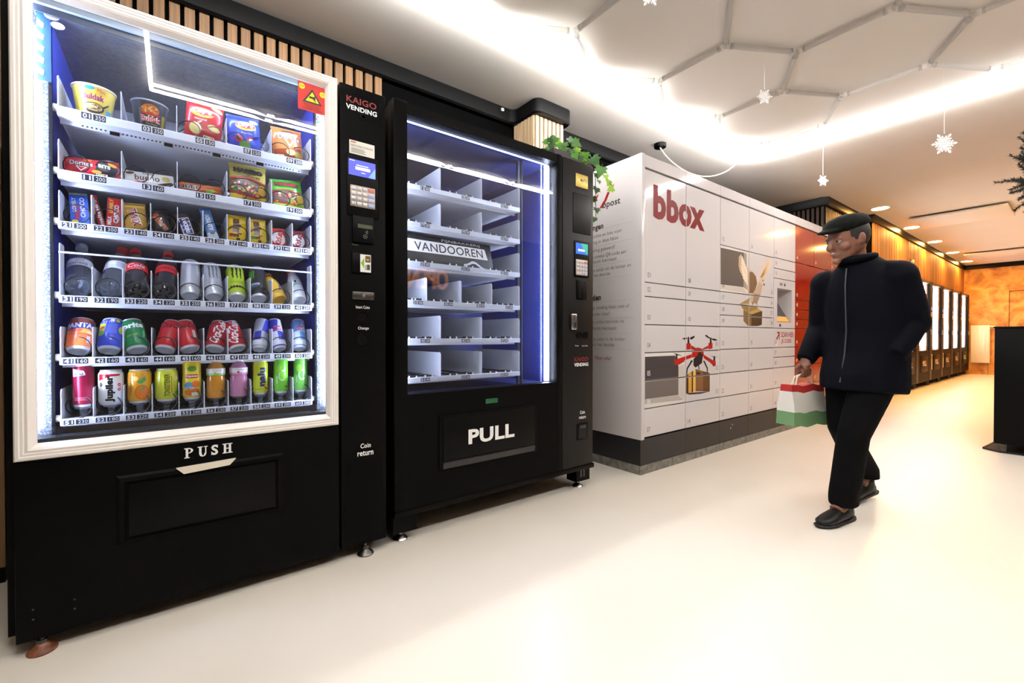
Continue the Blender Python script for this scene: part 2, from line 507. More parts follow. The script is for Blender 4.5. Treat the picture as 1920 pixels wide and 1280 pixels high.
# recessed warm downlights
WLIT = M((255, 186, 96), 0.5, emit=WARM, key='warm_lens')
RIM = M((214, 206, 196), 0.4, key='lamp_rim')
dn = ['nearest the lockers', 'second along the oak wall', 'third and middle one along the oak wall', 'fourth along the oak wall', 'last one before the gold wall']
for i in range(9):
    side = i // 5
    t = thing('downlight', 'round warm downlight in the ceiling, ' + (dn[i] if not side else 'in the row opposite the oak wall, ' + ('nearest', 'second', 'third', 'farthest')[i - 5]), 'downlight', (-1.81, 7.9 + 1.79 * i, CZ) if not side else (-.36, 8.43 + 2.05 * (i - 5), CZ), group='warm downlights')
    B().lathe([(.115, 0), (.115, -.006), (.098, -.008), (.098, 0)], RIM, 28).build('rim', t, (0, 0, 0))
    B().lathe([(.096, -.001), (.0955, -.005), (.0, -.006)], WLIT, 28).build('lens', t, (0, 0, 0))

# flat heating panels on the ceiling
PANELM = M((222, 216, 208), 0.5, key='panel_enamel')
for i, (y, l) in enumerate(((8.83, 'white flat heating panel on the ceiling beside the second downlight'), (13.55, 'white flat heating panel on the ceiling near the gold wall'))):
    t = thing('ceiling_heating_panel', l, 'heating panel', (-1.68, y, CZ), group='ceiling heating panels')
    B().rbox(0, 1.0, 0, .9, -.05, -.025, PANELM, .006).build('panel', t, (0, 0, 0))
    for (px, py) in ((.1, .1), (.9, .1), (.1, .8), (.9, .8)):
        B().box(px - .012, px + .012, py - .012, py + .012, -.026, 0, CHROME).build('bracket', t, (0, 0, 0))

# black ceiling rose with its looping white cable
t = thing('ceiling_rose', 'black ceiling rose with a white cable looping over the lockers', 'ceiling rose', (-2.47, 3.64, CZ))
B().lathe([(.055, 0), (.055, -.03), (.052, -.034), (0, -.034)], BLACK2, 28).build('cup', t, (0, 0, 0))
cp = []
for k in range(17):
    f = k / 16
    cp.append((-2.47 + .27 * f, 3.64 + .96 * f, CZ - .034 - .215 * (4 * f * (1 - f)) ** .85 * (1 if f < .5 else 1.0) + .03 * f))
B().tube(cp, .0052, M((236, 234, 230), .5, key='white_cable'), 8).build('cable', t)
# small white sensor on the moulding
t = thing('sensor', 'tiny white square sensor on the black ceiling moulding', 'sensor', (XC, 2.06, 2.70))
B().rbox(0, .012, -.011, .011, 0, .022, WHITE, .002).build('housing', t, (0, 0, 0))
B().lathe([(.004, 0), (.003, .003), (0, .004)], M((70, 70, 72), .2, key='lens_dark'), 10, (.012, 0, .011), 'x').build('lens', t, (0, 0, 0))

# paper snowflakes on threads
SNOW = M((244, 242, 240), 0.6, key='snowflake_felt')
def flake_mesh(r):
    bb = B(); n = 6
    for k in range(n):
        w = 2 * pi * k / n
        def P(d, s): return (d * cos(w) - s * sin(w), d * sin(w) + s * cos(w))
        def bar(a, c, wd):
            dx, dy = c[0] - a[0], c[1] - a[1]; L = math.hypot(dx, dy); nx, ny = -dy / L * wd, dx / L * wd
            bb.prism([P(a[0] + nx, a[1] + ny), P(a[0] - nx, a[1] - ny), P(c[0] - nx, c[1] - ny), P(c[0] + nx, c[1] + ny)], 1, -.002, .002, SNOW)
        bar((.05 * r, 0), (.8 * r, 0), .045 * r)
        for s in (-1, 1):
            bar((.42 * r, 0), (.66 * r, s * .24 * r), .05 * r)
            bar((.2 * r, 0), (.34 * r, s * .17 * r), .05 * r)
        bb.prism([P(.62 * r, 0), P(.8 * r, -.11 * r), P(r, 0), P(.8 * r, .11 * r)], 1, -.003, .003, SNOW)
        w += pi / n
        bb.prism([P(.22 * r, 0), P(.4 * r, -.09 * r), P(.58 * r, 0), P(.4 * r, .09 * r)], 1, -.003, .003, SNOW)
    return bb.mesh('snowflake')
for (x, y, z, r, rz, l) in ((-.61, 4.13, 2.23, .076, .7, 'large white snowflake hanging on a thread, the one farthest right'), (-1.50, 4.73, 2.36, .055, 1.0, 'white snowflake hanging on a thread just above the lockers'), (-1.30, 3.06, 2.49, .052, .9, 'white snowflake hanging in front of the honeycomb tubes'), (-1.2, 1.69, 2.445, .052, .9, 'white snowflake hanging at the very top edge of the picture')):
    t = thing('snowflake_ornament', l, 'snowflake', (x, y, z), (0, 0, rz), 'hanging snowflakes')
    link('snowflake', flake_mesh(r), t)
    B().tube([(0, 0, r * .9), (0, 0, (CZ - .012 if r != .055 else CZ) - z)], .0016, SNOW, 6).build('thread', t, (0, 0, 0))
# ================================================================ SNACK MACHINE (white window frame)
LINER = M((58, 76, 186), 0.45, key='blue_liner')
NAVY = M((34, 41, 92), 0.5, key='navy_back')
ZINC = M((150, 152, 156), 0.38, metal=.85, noise=(60, .15, (1, 1, 1)), key='zinc_sheet')
LEDC = M((214, 226, 255), 0.5, emit=LED_CASE, key='cold_led')
WIRE = M((14, 14, 16), 0.35, key='black_wire')
WIREC = M((60, 62, 66), 0.3, key='grey_wire')

def pull_foot(parent, x, y, zt, mat=CHROME, base=None):
    bb = B()
    bb.lathe([(.033, 0), (.034, .004), (.028, .012), (.014, .022), (.0125, .026)], base or mat, 24, (x, y, 0))
    bb.lathe([(.0125, .026), (.0125, .036)], mat, 6, (x, y, 0))
    bb.lathe([(.007, .036), (.007, zt)], mat, 12, (x, y, 0))
    return bb.build('levelling_foot', parent)

def divider_mesh(h, depth, t=.0022, r=.014, mat=TRAYW):
    p = [(0, 0), (0, h - r)] + [(-r + r * cos(radians(a)), h - r + r * sin(radians(a))) for a in (20, 45, 70, 90)] + [(-depth, h), (-depth, 0)]
    return B().prism(p, 1, -t / 2, t / 2, mat).mesh('divider')

def spiral_mesh(r, turns, pitch, wire=.0018, n=14, mat=WIRE):
    pts = []
    for k in range(int(turns * n) + 1):
        w = -pi / 2 + 2 * pi * k / n
        pts.append((-pitch * k / n, r * cos(w), r * sin(w)))
    return B().tube(pts, wire, mat, 5).mesh('spiral')

def tray(mach, y0, y1, xf, zb, zt, depth, bounds, dh, tags, spirals, lipmat=TRAYW, plate=TRAYW, knobs=True, tall_ends=0):
    """one pull-out tray: lip, floor and side cheeks, with dividers, price tags and spirals as its pieces"""
    bb = B()
    bb.rbox(xf - .012, xf, y0, y1, zb, zt, lipmat, .002, 1)
    bb.prism([(xf - .012, zt - .004), (xf - .012, zt), (xf - .03, zt), (xf - .03, zt - .004)], 1, y0, y1, lipmat)
    bb.box(xf - depth, xf - .012, y0, y1, zb + .002, zb + .005, plate)
    bb.box(xf - .06, xf - .05, y0, y1, zb - .010, zb + .002, plate)
    bb.box(xf - depth, xf - depth + .003, y0, y1, zb, zt + .02, plate)
    for yy in (y0, y1 - .002):
        bb.box(xf - depth, xf - .012, yy, yy + .002, zb, zt + .006, plate)
    sh = bb.build('shelf', mach)
    o = org(mach)
    dm = divider_mesh(dh, depth * .8)
    for i, yy in enumerate(bounds):
        link('divider', dm if not (tall_ends and i in (0, len(bounds) - 1)) else divider_mesh(tall_ends, .07), sh, Vector((xf - .004, yy, zt)) - o)
    for (yy, a, c, w) in tags:
        pr = Print(); hh = (zt - zb) * .36; zc = (zt + zb) / 2
        pr.rect(yy - w * .5, zc - hh, yy - w * .08, zc + hh, INKN)
        pr.rect(yy - w * .02, zc - hh, yy + w * .5, zc + hh, INKN)
        pr.text(a, yy - w * .29, zc, w * .30, hh * 1.5, INKW, bold=.02)
        if c: pr.text(c, yy + w * .26, zc, w * .38, hh * 1.35, INKW)
        t = B(); t.box(xf - .0002, xf + .0006, yy - w * .52, yy + w * .52, zb + .001, zt - .001, lipmat); pr.put(t, onX(xf + .0006), .0001, .0001)
        t.build('price_tag', sh)
    for (yy, me, zz) in spirals:
        link('spiral', me, sh, Vector((xf - .004, yy, zz)) - o)
    if knobs:
        kb = B()
        for yy, s in ((y0, -1), (y1, 1)):
            kb.lathe([(.011, 0), (.012, .006), (.011, .016), (0, .018)] if s > 0 else [(.011, 0), (.012, -.006), (.011, -.016), (0, -.018)], WHITE, 14, (xf - .02, yy, (zb + zt) / 2 + .012), 'y')
        kb.build('roller', sh)
    return sh

M1 = thing('snack_vending_machine', 'tall black vending machine with white-framed window full of snacks and drinks', 'vending machine', (-2.25, .18, 0))
XP = -1.87
# cabinet shell: open-fronted box around the lit compartment
sh = B()
sh.box(-2.68, -1.93, -.392, -.36, .045, 1.972, BLACK)            # left cheek
sh.box(-2.68, -1.93, .53, .738, .045, 1.972, BLACK)              # control side
sh.box(-2.68, -1.93, -.36, .53, 1.945, 1.972, BLACK)
sh.box(-2.68, -1.93, -.36, .53, .045, .595, BLACK)
sh.box(-2.68, -2.64, -.36, .53, .595, 1.945, BLACK)
sh.build('cabinet', M1)
B().box(-2.64, -2.632, -.36, .53, .595, 1.945, NAVY).build('back_liner', M1)
B().box(-2.632, -2.628, -.30, .475, 1.64, 1.936, ZINC).build('back_panel', M1)
B().box(-2.63, -1.966, -.312, -.304, .601, 1.937, LINER).build('side_liner', M1)
B().box(-2.63, -1.966, .477, .485, .601, 1.937, LINER).build('side_liner', M1)
for ya_, yb_ in ((-.352, -.299), (.472, .522)):
    B().box(-1.966, -1.962, ya_, yb_, .601, 1.937, SPECK).build('side_plate', M1)
for y_ in (-.2975, .4705):
    B().box(-1.97, -1.958, y_ - .004, y_ + .004, .601, 1.937, BLACK2).build('shelf_rail', M1)
B().box(-2.63, -1.90, -.352, .522, 1.937, 1.945, ZINC).build('top_liner', M1)
B().box(-2.63, -1.90, -.352, .522, .595, .601, NAVY).build('bottom_liner', M1)
# door: speckled zinc reveals, rails of the white frame, double glazing
B().box(-1.95, -1.886, -.36, -.352, .60, 1.94, SPECK).build('door_reveal', M1)
B().box(-1.95, -1.886, .520, .528, .60, 1.94, SPECK).build('door_reveal', M1)
gk = B(); gk.box(-1.93, -1.886, -.322, .497, 1.915, 1.93, M((170, 190, 214), .3, key='grey_gasket')); gk.box(-1.905, -1.9, -.322, .497, 1.895, 1.915, M((60, 74, 92), .3, key='dark_gasket'))
gk.box(-1.95, -1.886, -.322, .497, .601, .628, M((52, 56, 62), .25, metal=.6, key='sill_metal'))
gk.build('gasket', M1)
PROF = [(0, -.030), (0, -.012), (.004, -.006), (.011, -.004), (.014, -.006), (.020, -.004), (.023, -.006), (.030, -.002), (.036, -.006), (.043, -.016), (.046, -.020), (.046, -.030)]
fy0, fy1, fz0, fz1 = -.366, .536, .571, 1.979
def rail(side):
    vs = []; fs = []; n = len(PROF)
    for e in (0, 1):
        for d, h in PROF:
            X = XP + .012 + h
            if side == 'l': p = (X, fy0 + d, (fz0 + d) if e == 0 else (fz1 - d))
            elif side == 'r': p = (X, fy1 - d, (fz0 + d) if e == 0 else (fz1 - d))
            elif side == 'b': p = (X, (fy0 + d) if e == 0 else (fy1 - d), fz0 + d)
            else: p = (X, (fy0 + d) if e == 0 else (fy1 - d), fz1 - d)
            vs.append(p)
    for k in range(n):
        k2 = (k + 1) % n
        fs.append((k, k2, n + k2, n + k))
    fs += [tuple(range(n)), tuple(range(n, 2 * n))[::-1]]
    bm = bmesh.new(); bv = [bm.verts.new(p) for p in vs]
    for f in fs: bm.faces.new([bv[i] for i in f])
    bmesh.ops.recalc_face_normals(bm, faces=bm.faces[:])
    return B().bm(bm, FRAMEW).build('frame_rail', M1)
for s_ in 'lrbt': rail(s_)
B().box(-1.886, -1.883, -.326, .497, .612, 1.935, PANE).build('outer_glass', M1)
B().box(-1.932, -1.929, -.333, .506, .628, 1.915, PANE).build('inner_glass', M1)
# LED strips tucked behind the frame
for yy, w_ in ((-.348, .012), (.512, .008)):
    B().box(-1.910, -1.900, yy, yy + w_, .64, 1.9, LEDC).build('led_strip', M1)
B().box(-1.935, -1.925, -.30, .48, 1.925, 1.932, LEDC).build('led_strip', M1)
# door below the window
dp = B()
dp.rbox(-1.93, XP, -.366, .538, .042, .568, BLACK, .004)
dp.build('lower_door', M1)
B().box(-1.935, -1.925, -.366, .54, .04, .062, BLACK2).build('kick_strip', M1)
fr_ = B()
o_ = [(-.147, .268), (.331, .268), (.331, .489), (-.147, .489)]; i_ = [(-.126, .282), (.312, .282), (.312, .468), (-.126, .468)]
vs = [(XP + .001, *p) for p in o_] + [(XP + .007, p[0] + (.008 if p[0] < 0 else -.008), p[1] + (.008 if p[1] < .3 else -.008)) for p in o_] + [(XP + .007, *p) for p in i_] + [(XP + .0006, *p) for p in i_]
fs = []
for L in range(3):
    for k in range(4):
        fs.append((L * 4 + k, L * 4 + (k + 1) % 4, L * 4 + 4 + (k + 1) % 4, L * 4 + 4 + k))
fr_.add(vs, fs, BLACK).build('flap_surround', M1)
B().rbox(XP - .002, XP + .0045, -.118, .303, .290, .459, BLACK2, .003).build('delivery_flap', M1)
hn = B(); hn.prism([(.026, .467), (.157, .475), (.176, .495), (.005, .489)], 0, XP, XP + .012, M((228, 218, 200), .4, key='cream_plastic')); hn.build('flap_handle', M1)
# PUSH in slab-serif capitals
pr = Print()
def serif_word(pr, word, x, z, h, adv, mat):
    st = h * .2; th = h * .085; se = h * .1
    def r(a, b_, c, d): pr.rect(x + a, z + b_, x + c, z + d, mat)
    for ch in word:
        if ch in 'PUH':
            r(st * .6, 0 if ch != 'U' else h * .3, st * 1.6, h)
            r(0, h - th, st * 2.2, h)
            if ch != 'U': r(0, 0, st * 2.2, th)
        if ch == 'P':
            pts = [(x + st * 1.5 + (h * .42) * sin(radians(a)), z + h * .73 + (h * .27) * cos(radians(a))) for a in range(0, 181, 20)]
            pin = [(x + st * 1.5 + (h * .24) * sin(radians(a)), z + h * .73 + (h * .19) * cos(radians(a))) for a in range(180, -1, -20)]
            pr.poly(pts + pin, mat)
        if ch == 'U':
            r(h * .62, h * .3, h * .72, h); r(h * .52, h - th, h * .84, h)
            c = h * .42 + .0 * h
            pts = [(x + c - (c - st * .6) * cos(radians(a)), z + h * .32 - h * .34 * sin(radians(a))) for a in range(0, 181, 15)]
            pin = [(x + c + .03 * h - (c - st * 1.6 + .0 * h) * cos(radians(a)), z + h * .32 - h * .25 * sin(radians(a))) for a in range(180, -1, -15)]
            pr.poly(pts + pin, mat)
        if ch == 'H':
            r(h * .55, 0, h * .75, h); r(h * .45, h - th, h * .88, h); r(h * .45, 0, h * .88, th); r(st, h * .46, h * .6, h * .55)
        if ch == 'S':
            pr.text('S', x + h * .34, z + h * .5, h * .58, h * 1.04, mat, bold=.03)
            r(h * .56, h * .68, h * .61, h); r(h * .06, 0, h * .11, h * .33)
        x += adv * (.93 if ch == 'S' else 1)
serif_word(pr, 'PUSH', .027, .5165, .0345, .0372, INKW)
printed('push_lettering', pr, XP, M1)
# control column
cc = B(); cc.rbox(-1.93, XP, .546, .738, .05, 1.974, BLACK, .005); cc.build('control_door', M1)
def logo(pr, y0, y1, z0, z1, red):
    h = z1 - z0
    pr.text('KAIGO', (y0 + y1) / 2, z0 + h * .74, (y1 - y0) * .97, h * .46, red, bold=.02)
    pr.text('VENDING', (y0 + y1) / 2, z0 + h * .19, (y1 - y0), h * .36, INKW, bold=.03)
DRED = M((120, 18, 18), .5, key='dark_red_ink')
pr = Print(); logo(pr, .57, .70, 1.872, 1.93, DRED); printed('brand_lettering', pr, XP, M1)
B().lathe([(.012, 0), (.012, .003), (.008, .003), (.007, -.004), (0, -.004)], BLACK2, 20, (XP, .642, 1.858), 'x').build('lock', M1)
st = B().box(XP, XP + .0008, .583, .689, 1.692, 1.748, M((232, 228, 216), .5, key='paper_label'))
pr = Print(); pr.text('VERKOOPAUTOMATEN', .634, 1.727, .094, .0085, INKK)
pr.rect(.588, 1.738, .61, 1.744, M((190, 120, 110), .5, key='faded_red'))
for k in range(4): pr.rect(.59, 1.699 + .005 * k, .652 - .008 * (k % 2), 1.7012 + .005 * k, M((120, 116, 110), .5, key='grey_ink'))
pr.put(st, onX(XP + .0008)); st.build('operator_label', M1)
B().rbox(XP, XP + .004, .572, .706, 1.435, 1.69, BLACK2, .004).build('bezel', M1)
SCRB = M((58, 64, 214), .3, emit=.85, key='blue_screen'); SCRW = M((225, 228, 250), .3, emit=.9, key='screen_white'); SCRL = M((96, 130, 226), .3, emit=.85, key='screen_light')
s_ = B().box(XP + .004, XP + .0055, .579, .691, 1.603, 1.668, SCRB)
pr = Print(); pr.poly([(.66, 1.604), (.6905, 1.604), (.6905, 1.648)], SCRL); pr.rect(.606, 1.628, .668, 1.640, SCRW); pr.rect(.61, 1.645, .66, 1.648, SCRW); pr.rect(.582, 1.662, .603, 1.664, SCRW); pr.rect(.63, 1.616, .648, 1.6185, SCRW)
pr.put(s_, onX(XP + .0055)); s_.build('screen', M1)
kp = B().rbox(XP + .004, XP + .007, .585, .689, 1.474, 1.562, M((176, 164, 146), .4, metal=.3, key='keypad_plate'), .002).build('keypad', M1)
KEYM = M((196, 194, 204), .35, metal=.4, key='steel_key'); KEYB = M((170, 180, 216), .4, key='blue_key'); KEYR = M((206, 120, 110), .4, key='red_key')
k1 = B().rbox(0, .003, -.009, .009, -.0075, .0075, KEYM, .0015).mesh('key'); k2 = B().rbox(0, .003, -.013, .013, -.0075, .0075, KEYB, .0015).mesh('key'); k3 = B().rbox(0, .003, -.013, .013, -.0075, .0075, KEYR, .0015).mesh('key')
for r in range(4):
    for c in range(4):
        me = (k3 if r == 0 else k2) if c == 3 else k1
        link('key', me, kp, Vector((XP + .007, .598 + .0235 * c + (.004 if c == 3 else 0), 1.549 - .021 * r)) - org(M1))
rd = B().rbox(XP, XP + .012, .592, .684, 1.325, 1.438, BLACK2, .006).build('card_reader', M1)
s_ = B().box(XP + .012, XP + .0126, .613, .675, 1.386, 1.402, M((64, 70, 52), .2, emit=.12, key='lcd')); s_.build('reader_display', rd)
pr = Print(); G_ = M((120, 120, 122), .5, key='mid_grey_ink')
for k in range(3):
    pr.poly([(.642 + (.004 + .004 * k) * cos(radians(a)), 1.371 + (.004 + .004 * k) * sin(radians(a))) for a in range(-40, 41, 20)] + [(.642 + (.0055 + .004 * k) * cos(radians(a)), 1.371 + (.0055 + .004 * k) * sin(radians(a))) for a in range(40, -41, -20)], G_)
pr.poly([(.644 + .009 * cos(radians(a)), 1.352 + .009 * sin(radians(a))) for a in range(0, 360, 24)], G_); pr.ell(.644, 1.352, .0075, .0075, BLACK2); pr.poly([(.640, 1.350), (.648, 1.350), (.644, 1.356)], G_)
printed('reader_symbols', pr, XP + .012, rd)
pr = Print(); pr.text('Kontaktlos betalen', .640, 1.4505, .075, .006, G_); pr.text('Notes', .606, 1.316, .026, .006, G_); printed('small_print', pr, XP, M1)
bl = B(); bl.rbox(XP, XP + .008, .590, .672, 1.198, 1.282, BLACK2, .004); bl.box(XP + .008, XP + .009, .624, .669, 1.203, 1.277, M((232, 234, 228), .5, key='note_sticker'))
pr = Print(); pr.poly([(.626, 1.240), (.640, 1.262), (.640, 1.218)], M((120, 176, 30), .5, key='lime')); pr.rect(.645, 1.245, .667, 1.272, M((90, 74, 40), .5, key='ochre_ink')); pr.rect(.650, 1.252, .66, 1.26, M((200, 150, 60), .5, key='gold_ink')); pr.rect(.643, 1.212, .665, 1.234, M((170, 176, 160), .5, key='pale_ink'))
pr.rect(.652, 1.214, .664, 1.236, M((60, 60, 62), .5, key='ink60'))
pr.put(bl, onX(XP + .009)); bl.build('note_slot', M1)
cs = B().rbox(XP, XP + .006, .592, .684, 1.087, 1.120, DARKST, .003); cs.lathe([(.008, 0), (.008, .003), (0, .004)], CHROME, 16, (XP + .006, .638, 1.103), 'x'); cs.box(XP + .0062, XP + .0066, .634, .642, 1.1022, 1.1038, BLACK2); cs.build('coin_slot', M1)
for a_ in (('Insert Coins', .637, 1.056, .058, .0125, INKW, 0, .01), ('Change', .639, .966, .046, .015, INKW, 0, .01), ('Coin', .647, .469, .044, .020, INKW, 0, .02), ('return', .646, .437, .068, .021, INKW, 0, .02)):
    printed('lettering', Print().text(*a_), XP, M1)
for z in (1.015, .921):
    B().lathe([(.026, 0), (.026, .004), (.022, .004), (.020, .001), (0, .001)], BLACK2, 26, (XP, .637, z), 'x').build('button_ring', M1)
B().rbox(XP - .003, XP + .002, .562, .722, .08, .405, BLACK, .003).build('coin_return_door', M1)
for (y_, z_) in ((-.243, .133), (-.33, .134), (-.243, .105), (-.33, .105)):
    B().lathe([(.003, 0), (.002, .0015), (0, .002)], DARKST, 8, (XP, y_, z_), 'x').build('rivet', M1)
pull_foot(M1, -1.882, -.314, .05, DARKST, RUST); pull_foot(M1, -1.885, .65, .05, DARKST); pull_foot(M1, -2.6, -.318, .05, DARKST); pull_foot(M1, -2.6, .655, .05, DARKST)
# camera-warning sticker on the glass
sb = B().box(-1.883, -1.8826, .391, .495, 1.821, 1.930, M((206, 34, 20), .45, key='warning_red'))
YE = M((246, 222, 30), .5, key='warning_yellow')
pr = Print(); pr.poly([(.407, 1.854), (.480, 1.854), (.4435, 1.911)], INKK); pr.poly([(.418, 1.860), (.469, 1.860), (.4435, 1.900)], YE)
pr.rect(.432, 1.873, .449, 1.881, INKK); pr.poly([(.449, 1.872), (.455, 1.868), (.455, 1.886), (.449, 1.882)], INKK); pr.poly([(.444, 1.873), (.448, 1.873), (.458, 1.864), (.455, 1.862)], INKK)
pr.ell(.405, 1.912, .0115, .0115, YE); pr.ell(.482, 1.900, .0115, .0115, YE); pr.text('24/24', .405, 1.912, .016, .007, INKK); pr.text('7/7', .482, 1.900, .011, .007, INKK)
for k, t_ in enumerate(('DEZE AUTOMAAT', 'IS BEVEILIGD', 'DOOR EEN CAMERA')): pr.text(t_, .443, 1.8465 - .0085 * k, (.062, .052, .074)[k], .0062, INKK)
pr.put(sb, onX(-1.8826)); sb.build('camera_warning_sticker', M1)
# blue leaflet taped inside the top left corner of the glass
lf = B().box(-1.917, -1.9165, -.318, -.288, 1.70, 1.90, M((20, 66, 140), .5, key='leaflet_blue'))
pr = Print()
for k in range(5): pr.poly([(-.317, 1.88 - .035 * k), (-.303, 1.87 - .035 * k), (-.305, 1.855 - .035 * k), (-.317, 1.86 - .035 * k)], INKW)
pr.put(lf, onX(-1.9165)); lf.build('leaflet', M1)
tp = B(); tp.prism([(-.285 + .017 * cos(2 * pi * k / 14), 1.895 + .011 * sin(2 * pi * k / 14)) for k in range(14)], 0, -1.9085, -1.908, WHITE); tp.prism([(-.272 + .016 * cos(2 * pi * k / 14), 1.872 + .011 * sin(2 * pi * k / 14)) for k in range(14)], 0, -1.9085, -1.908, WHITE); tp.build('sticker_dots', M1)

# trays
TY0, TY1 = -.283, .456
PW = (TY1 - TY0) / 10
XT = -1.955
TR = [(1.623, 1.650), (1.427, 1.453), (1.270, 1.293), (1.038, 1.061), (.842, .865), (.650, .671)]
SP = spiral_mesh(.0335, 2.3, .08)
def tagrow(nums, prices, five=False):
    out = []
    for i, (n_, p_) in enumerate(zip(nums, prices)):
        yc = TY0 + PW * ((2 * i + 1) if five else (i + .5)) + (.0 if not five else .01)
        out.append((yc, str(n_).zfill(2), str(p_), .058))
    return out
b5 = [TY0 + .002 + PW * 2 * i for i in range(5)] + [TY1 - .002]
b10 = [TY0 + .002 + PW * i for i in range(10)] + [TY1 - .002]
sp5 = lambda zt: [(TY0 + PW * (i + .5), SP, zt + .032) for i in range(10)]
tray(M1, TY0, TY1, XT, *TR[0], .56, b5, .098, tagrow(('1', '03', '05', '07', '09'), (350, 350, 150, 150, 200), True), sp5(TR[0][1])[4:])
tray(M1, TY0, TY1, XT, *TR[1], .56, b5, .098, tagrow((11, 13, 15, 17, 19), (200, 160, 150, 350, 350), True), sp5(TR[1][1]))
tray(M1, TY0, TY1, XT, *TR[2], .56, b10, .098, tagrow(range(21, 31), (300, 300, 140, 140, 140, 200, 140, 140, 140, 140)), sp5(TR[2][1]))
tray(M1, TY0, TY1, XT, *TR[3], .56, b10, .098, tagrow(range(31, 41), (190, 190, 220, 220, 250, 250, 250, 250, 220, 220)), sp5(TR[3][1]), tall_ends=.165)
tray(M1, TY0, TY1, XT, *TR[4], .56, b10, .098, tagrow(range(41, 51), (160,) * 7 + (230,) * 3), sp5(TR[4][1]))
T6 = tray(M1, TY0, TY1, XT, *TR[5], .56, b10, .095, tagrow(range(51, 61), (230, 180, 220, 220, 200, 230, 230, 230, 200, 200)), sp5(TR[5][1]))
B().tube([(XT - .006, TY0, 1.196), (XT - .006, TY1, 1.196)], .003, TRAYW, 8).build('retaining_bar', M1)
# notched slot strips under the top tray
nb = B()
for k in range(60):
    yy = TY0 + .05 + .011 * k
    if k % 13 != 6: nb.box(XT - .0495, XT - .0485, yy, yy + .005, TR[0][0] - .007, TR[0][0] - .002, INKK)
for k in range(4): nb.box(XT - .052, XT - .046, TY0 + .118 + .143 * k, TY0 + .143 + .143 * k, TR[0][0] - .014, TR[0][0] - .003, BLACK2)
nb.build('notch_strip', M1)
# ================================================================ SECOND MACHINE (all black, empty trays)
M2 = thing('bakery_vending_machine', 'black vending machine with blue-lit window, empty trays and PULL hatch', 'vending machine', (-2.3, 1.42, 0))
XQ = -1.88
BLUE = M((40, 50, 104), 0.4, key='blue_compartment')
DEEP = M((34, 42, 104), 0.45, key='deep_blue')
sh = B()
sh.box(-2.72, -1.945, .782, .84, .10, 1.985, BLACK); sh.box(-2.72, -1.945, 1.785, 2.075, .10, 1.985, BLACK)
sh.box(-2.72, -1.945, .84, 1.785, 1.955, 1.985, BLACK); sh.box(-2.72, -1.945, .84, 1.785, .10, .655, BLACK); sh.box(-2.72, -2.69, .84, 1.785, .655, 1.955, BLACK)
sh.build('cabinet', M2)
B().box(-2.69, -2.68, .84, 1.785, .655, 1.955, DEEP).build('back_liner', M2)
for y0_ in (.84, 1.779): B().box(-2.68, -1.95, y0_, y0_ + .006, .655, 1.955, DEEP).build('side_liner', M2)
B().box(-2.68, -1.95, .846, 1.779, 1.949, 1.955, BLUE).build('top_liner', M2)
B().box(-2.68, -1.95, .846, 1.779, .655, .66, NAVY).build('bottom_liner', M2)
df = B()
df.rbox(-1.945, XQ, .778, .846, .12, 1.992, BLACK, .006); df.rbox(-1.945, XQ, 1.766, 1.808, .12, 1.99, BLACK, .004)
df.box(-1.945, XQ - .001, .84, 1.77, 1.938, 1.986, BLACK); df.box(-1.945, XQ - .001, .84, 1.77, .12, .668, BLACK)
df.build('door_frame', M2)
B().box(-1.905, -1.900, .843, 1.769, .664, 1.942, PANE).build('outer_glass', M2)
B().box(-1.935, -1.930, .843, 1.769, .664, 1.942, PANE).build('inner_glass', M2)
LED2 = M((226, 234, 255), 0.5, emit=LED_CASE2, key='cold_led_bright'); LED2T = M((200, 214, 255), .5, emit=9, key='cold_led_edge')
lt = B(); lt.tube([(-1.945, 1.742, .675), (-1.945, 1.742, 1.93)], .0135, LED2, 10); lt.build('led_tube', M2)
B().box(-1.943, -1.938, .85, 1.74, 1.931, 1.936, LED2T).build('led_strip', M2)
B().box(-1.97, -1.962, .848, .853, .68, 1.93, LED2).build('led_strip', M2)
rb = B()
RIBM = M((176, 186, 208), .3, key='ribbed_diffuser')
for k in range(150): rb.box(-1.952, -1.944, 1.757, 1.7655, .672 + .0084 * k, .677 + .0084 * k, RIBM)
rib = rb.build('ribbed_diffuser', M2); rib['kind'] = 'stuff'
rb = B()
for k in range(150): rb.box(-1.953, -1.948, 1.700, 1.710, .672 + .0084 * k, .677 + .0084 * k, RIBM)
rib = rb.build('ribbed_diffuser', M2); rib['kind'] = 'stuff'
rl = B(); rl.box(-2.05, -2.0, 1.60, 1.606, .66, 1.95, M((20, 24, 52), .4, key='navy_rail')); rl.box(-2.02, -2.012, 1.585, 1.6, .66, 1.95, M((120, 128, 150), .3, metal=.6, key='rail_steel')); rl.build('lift_rail', M2)
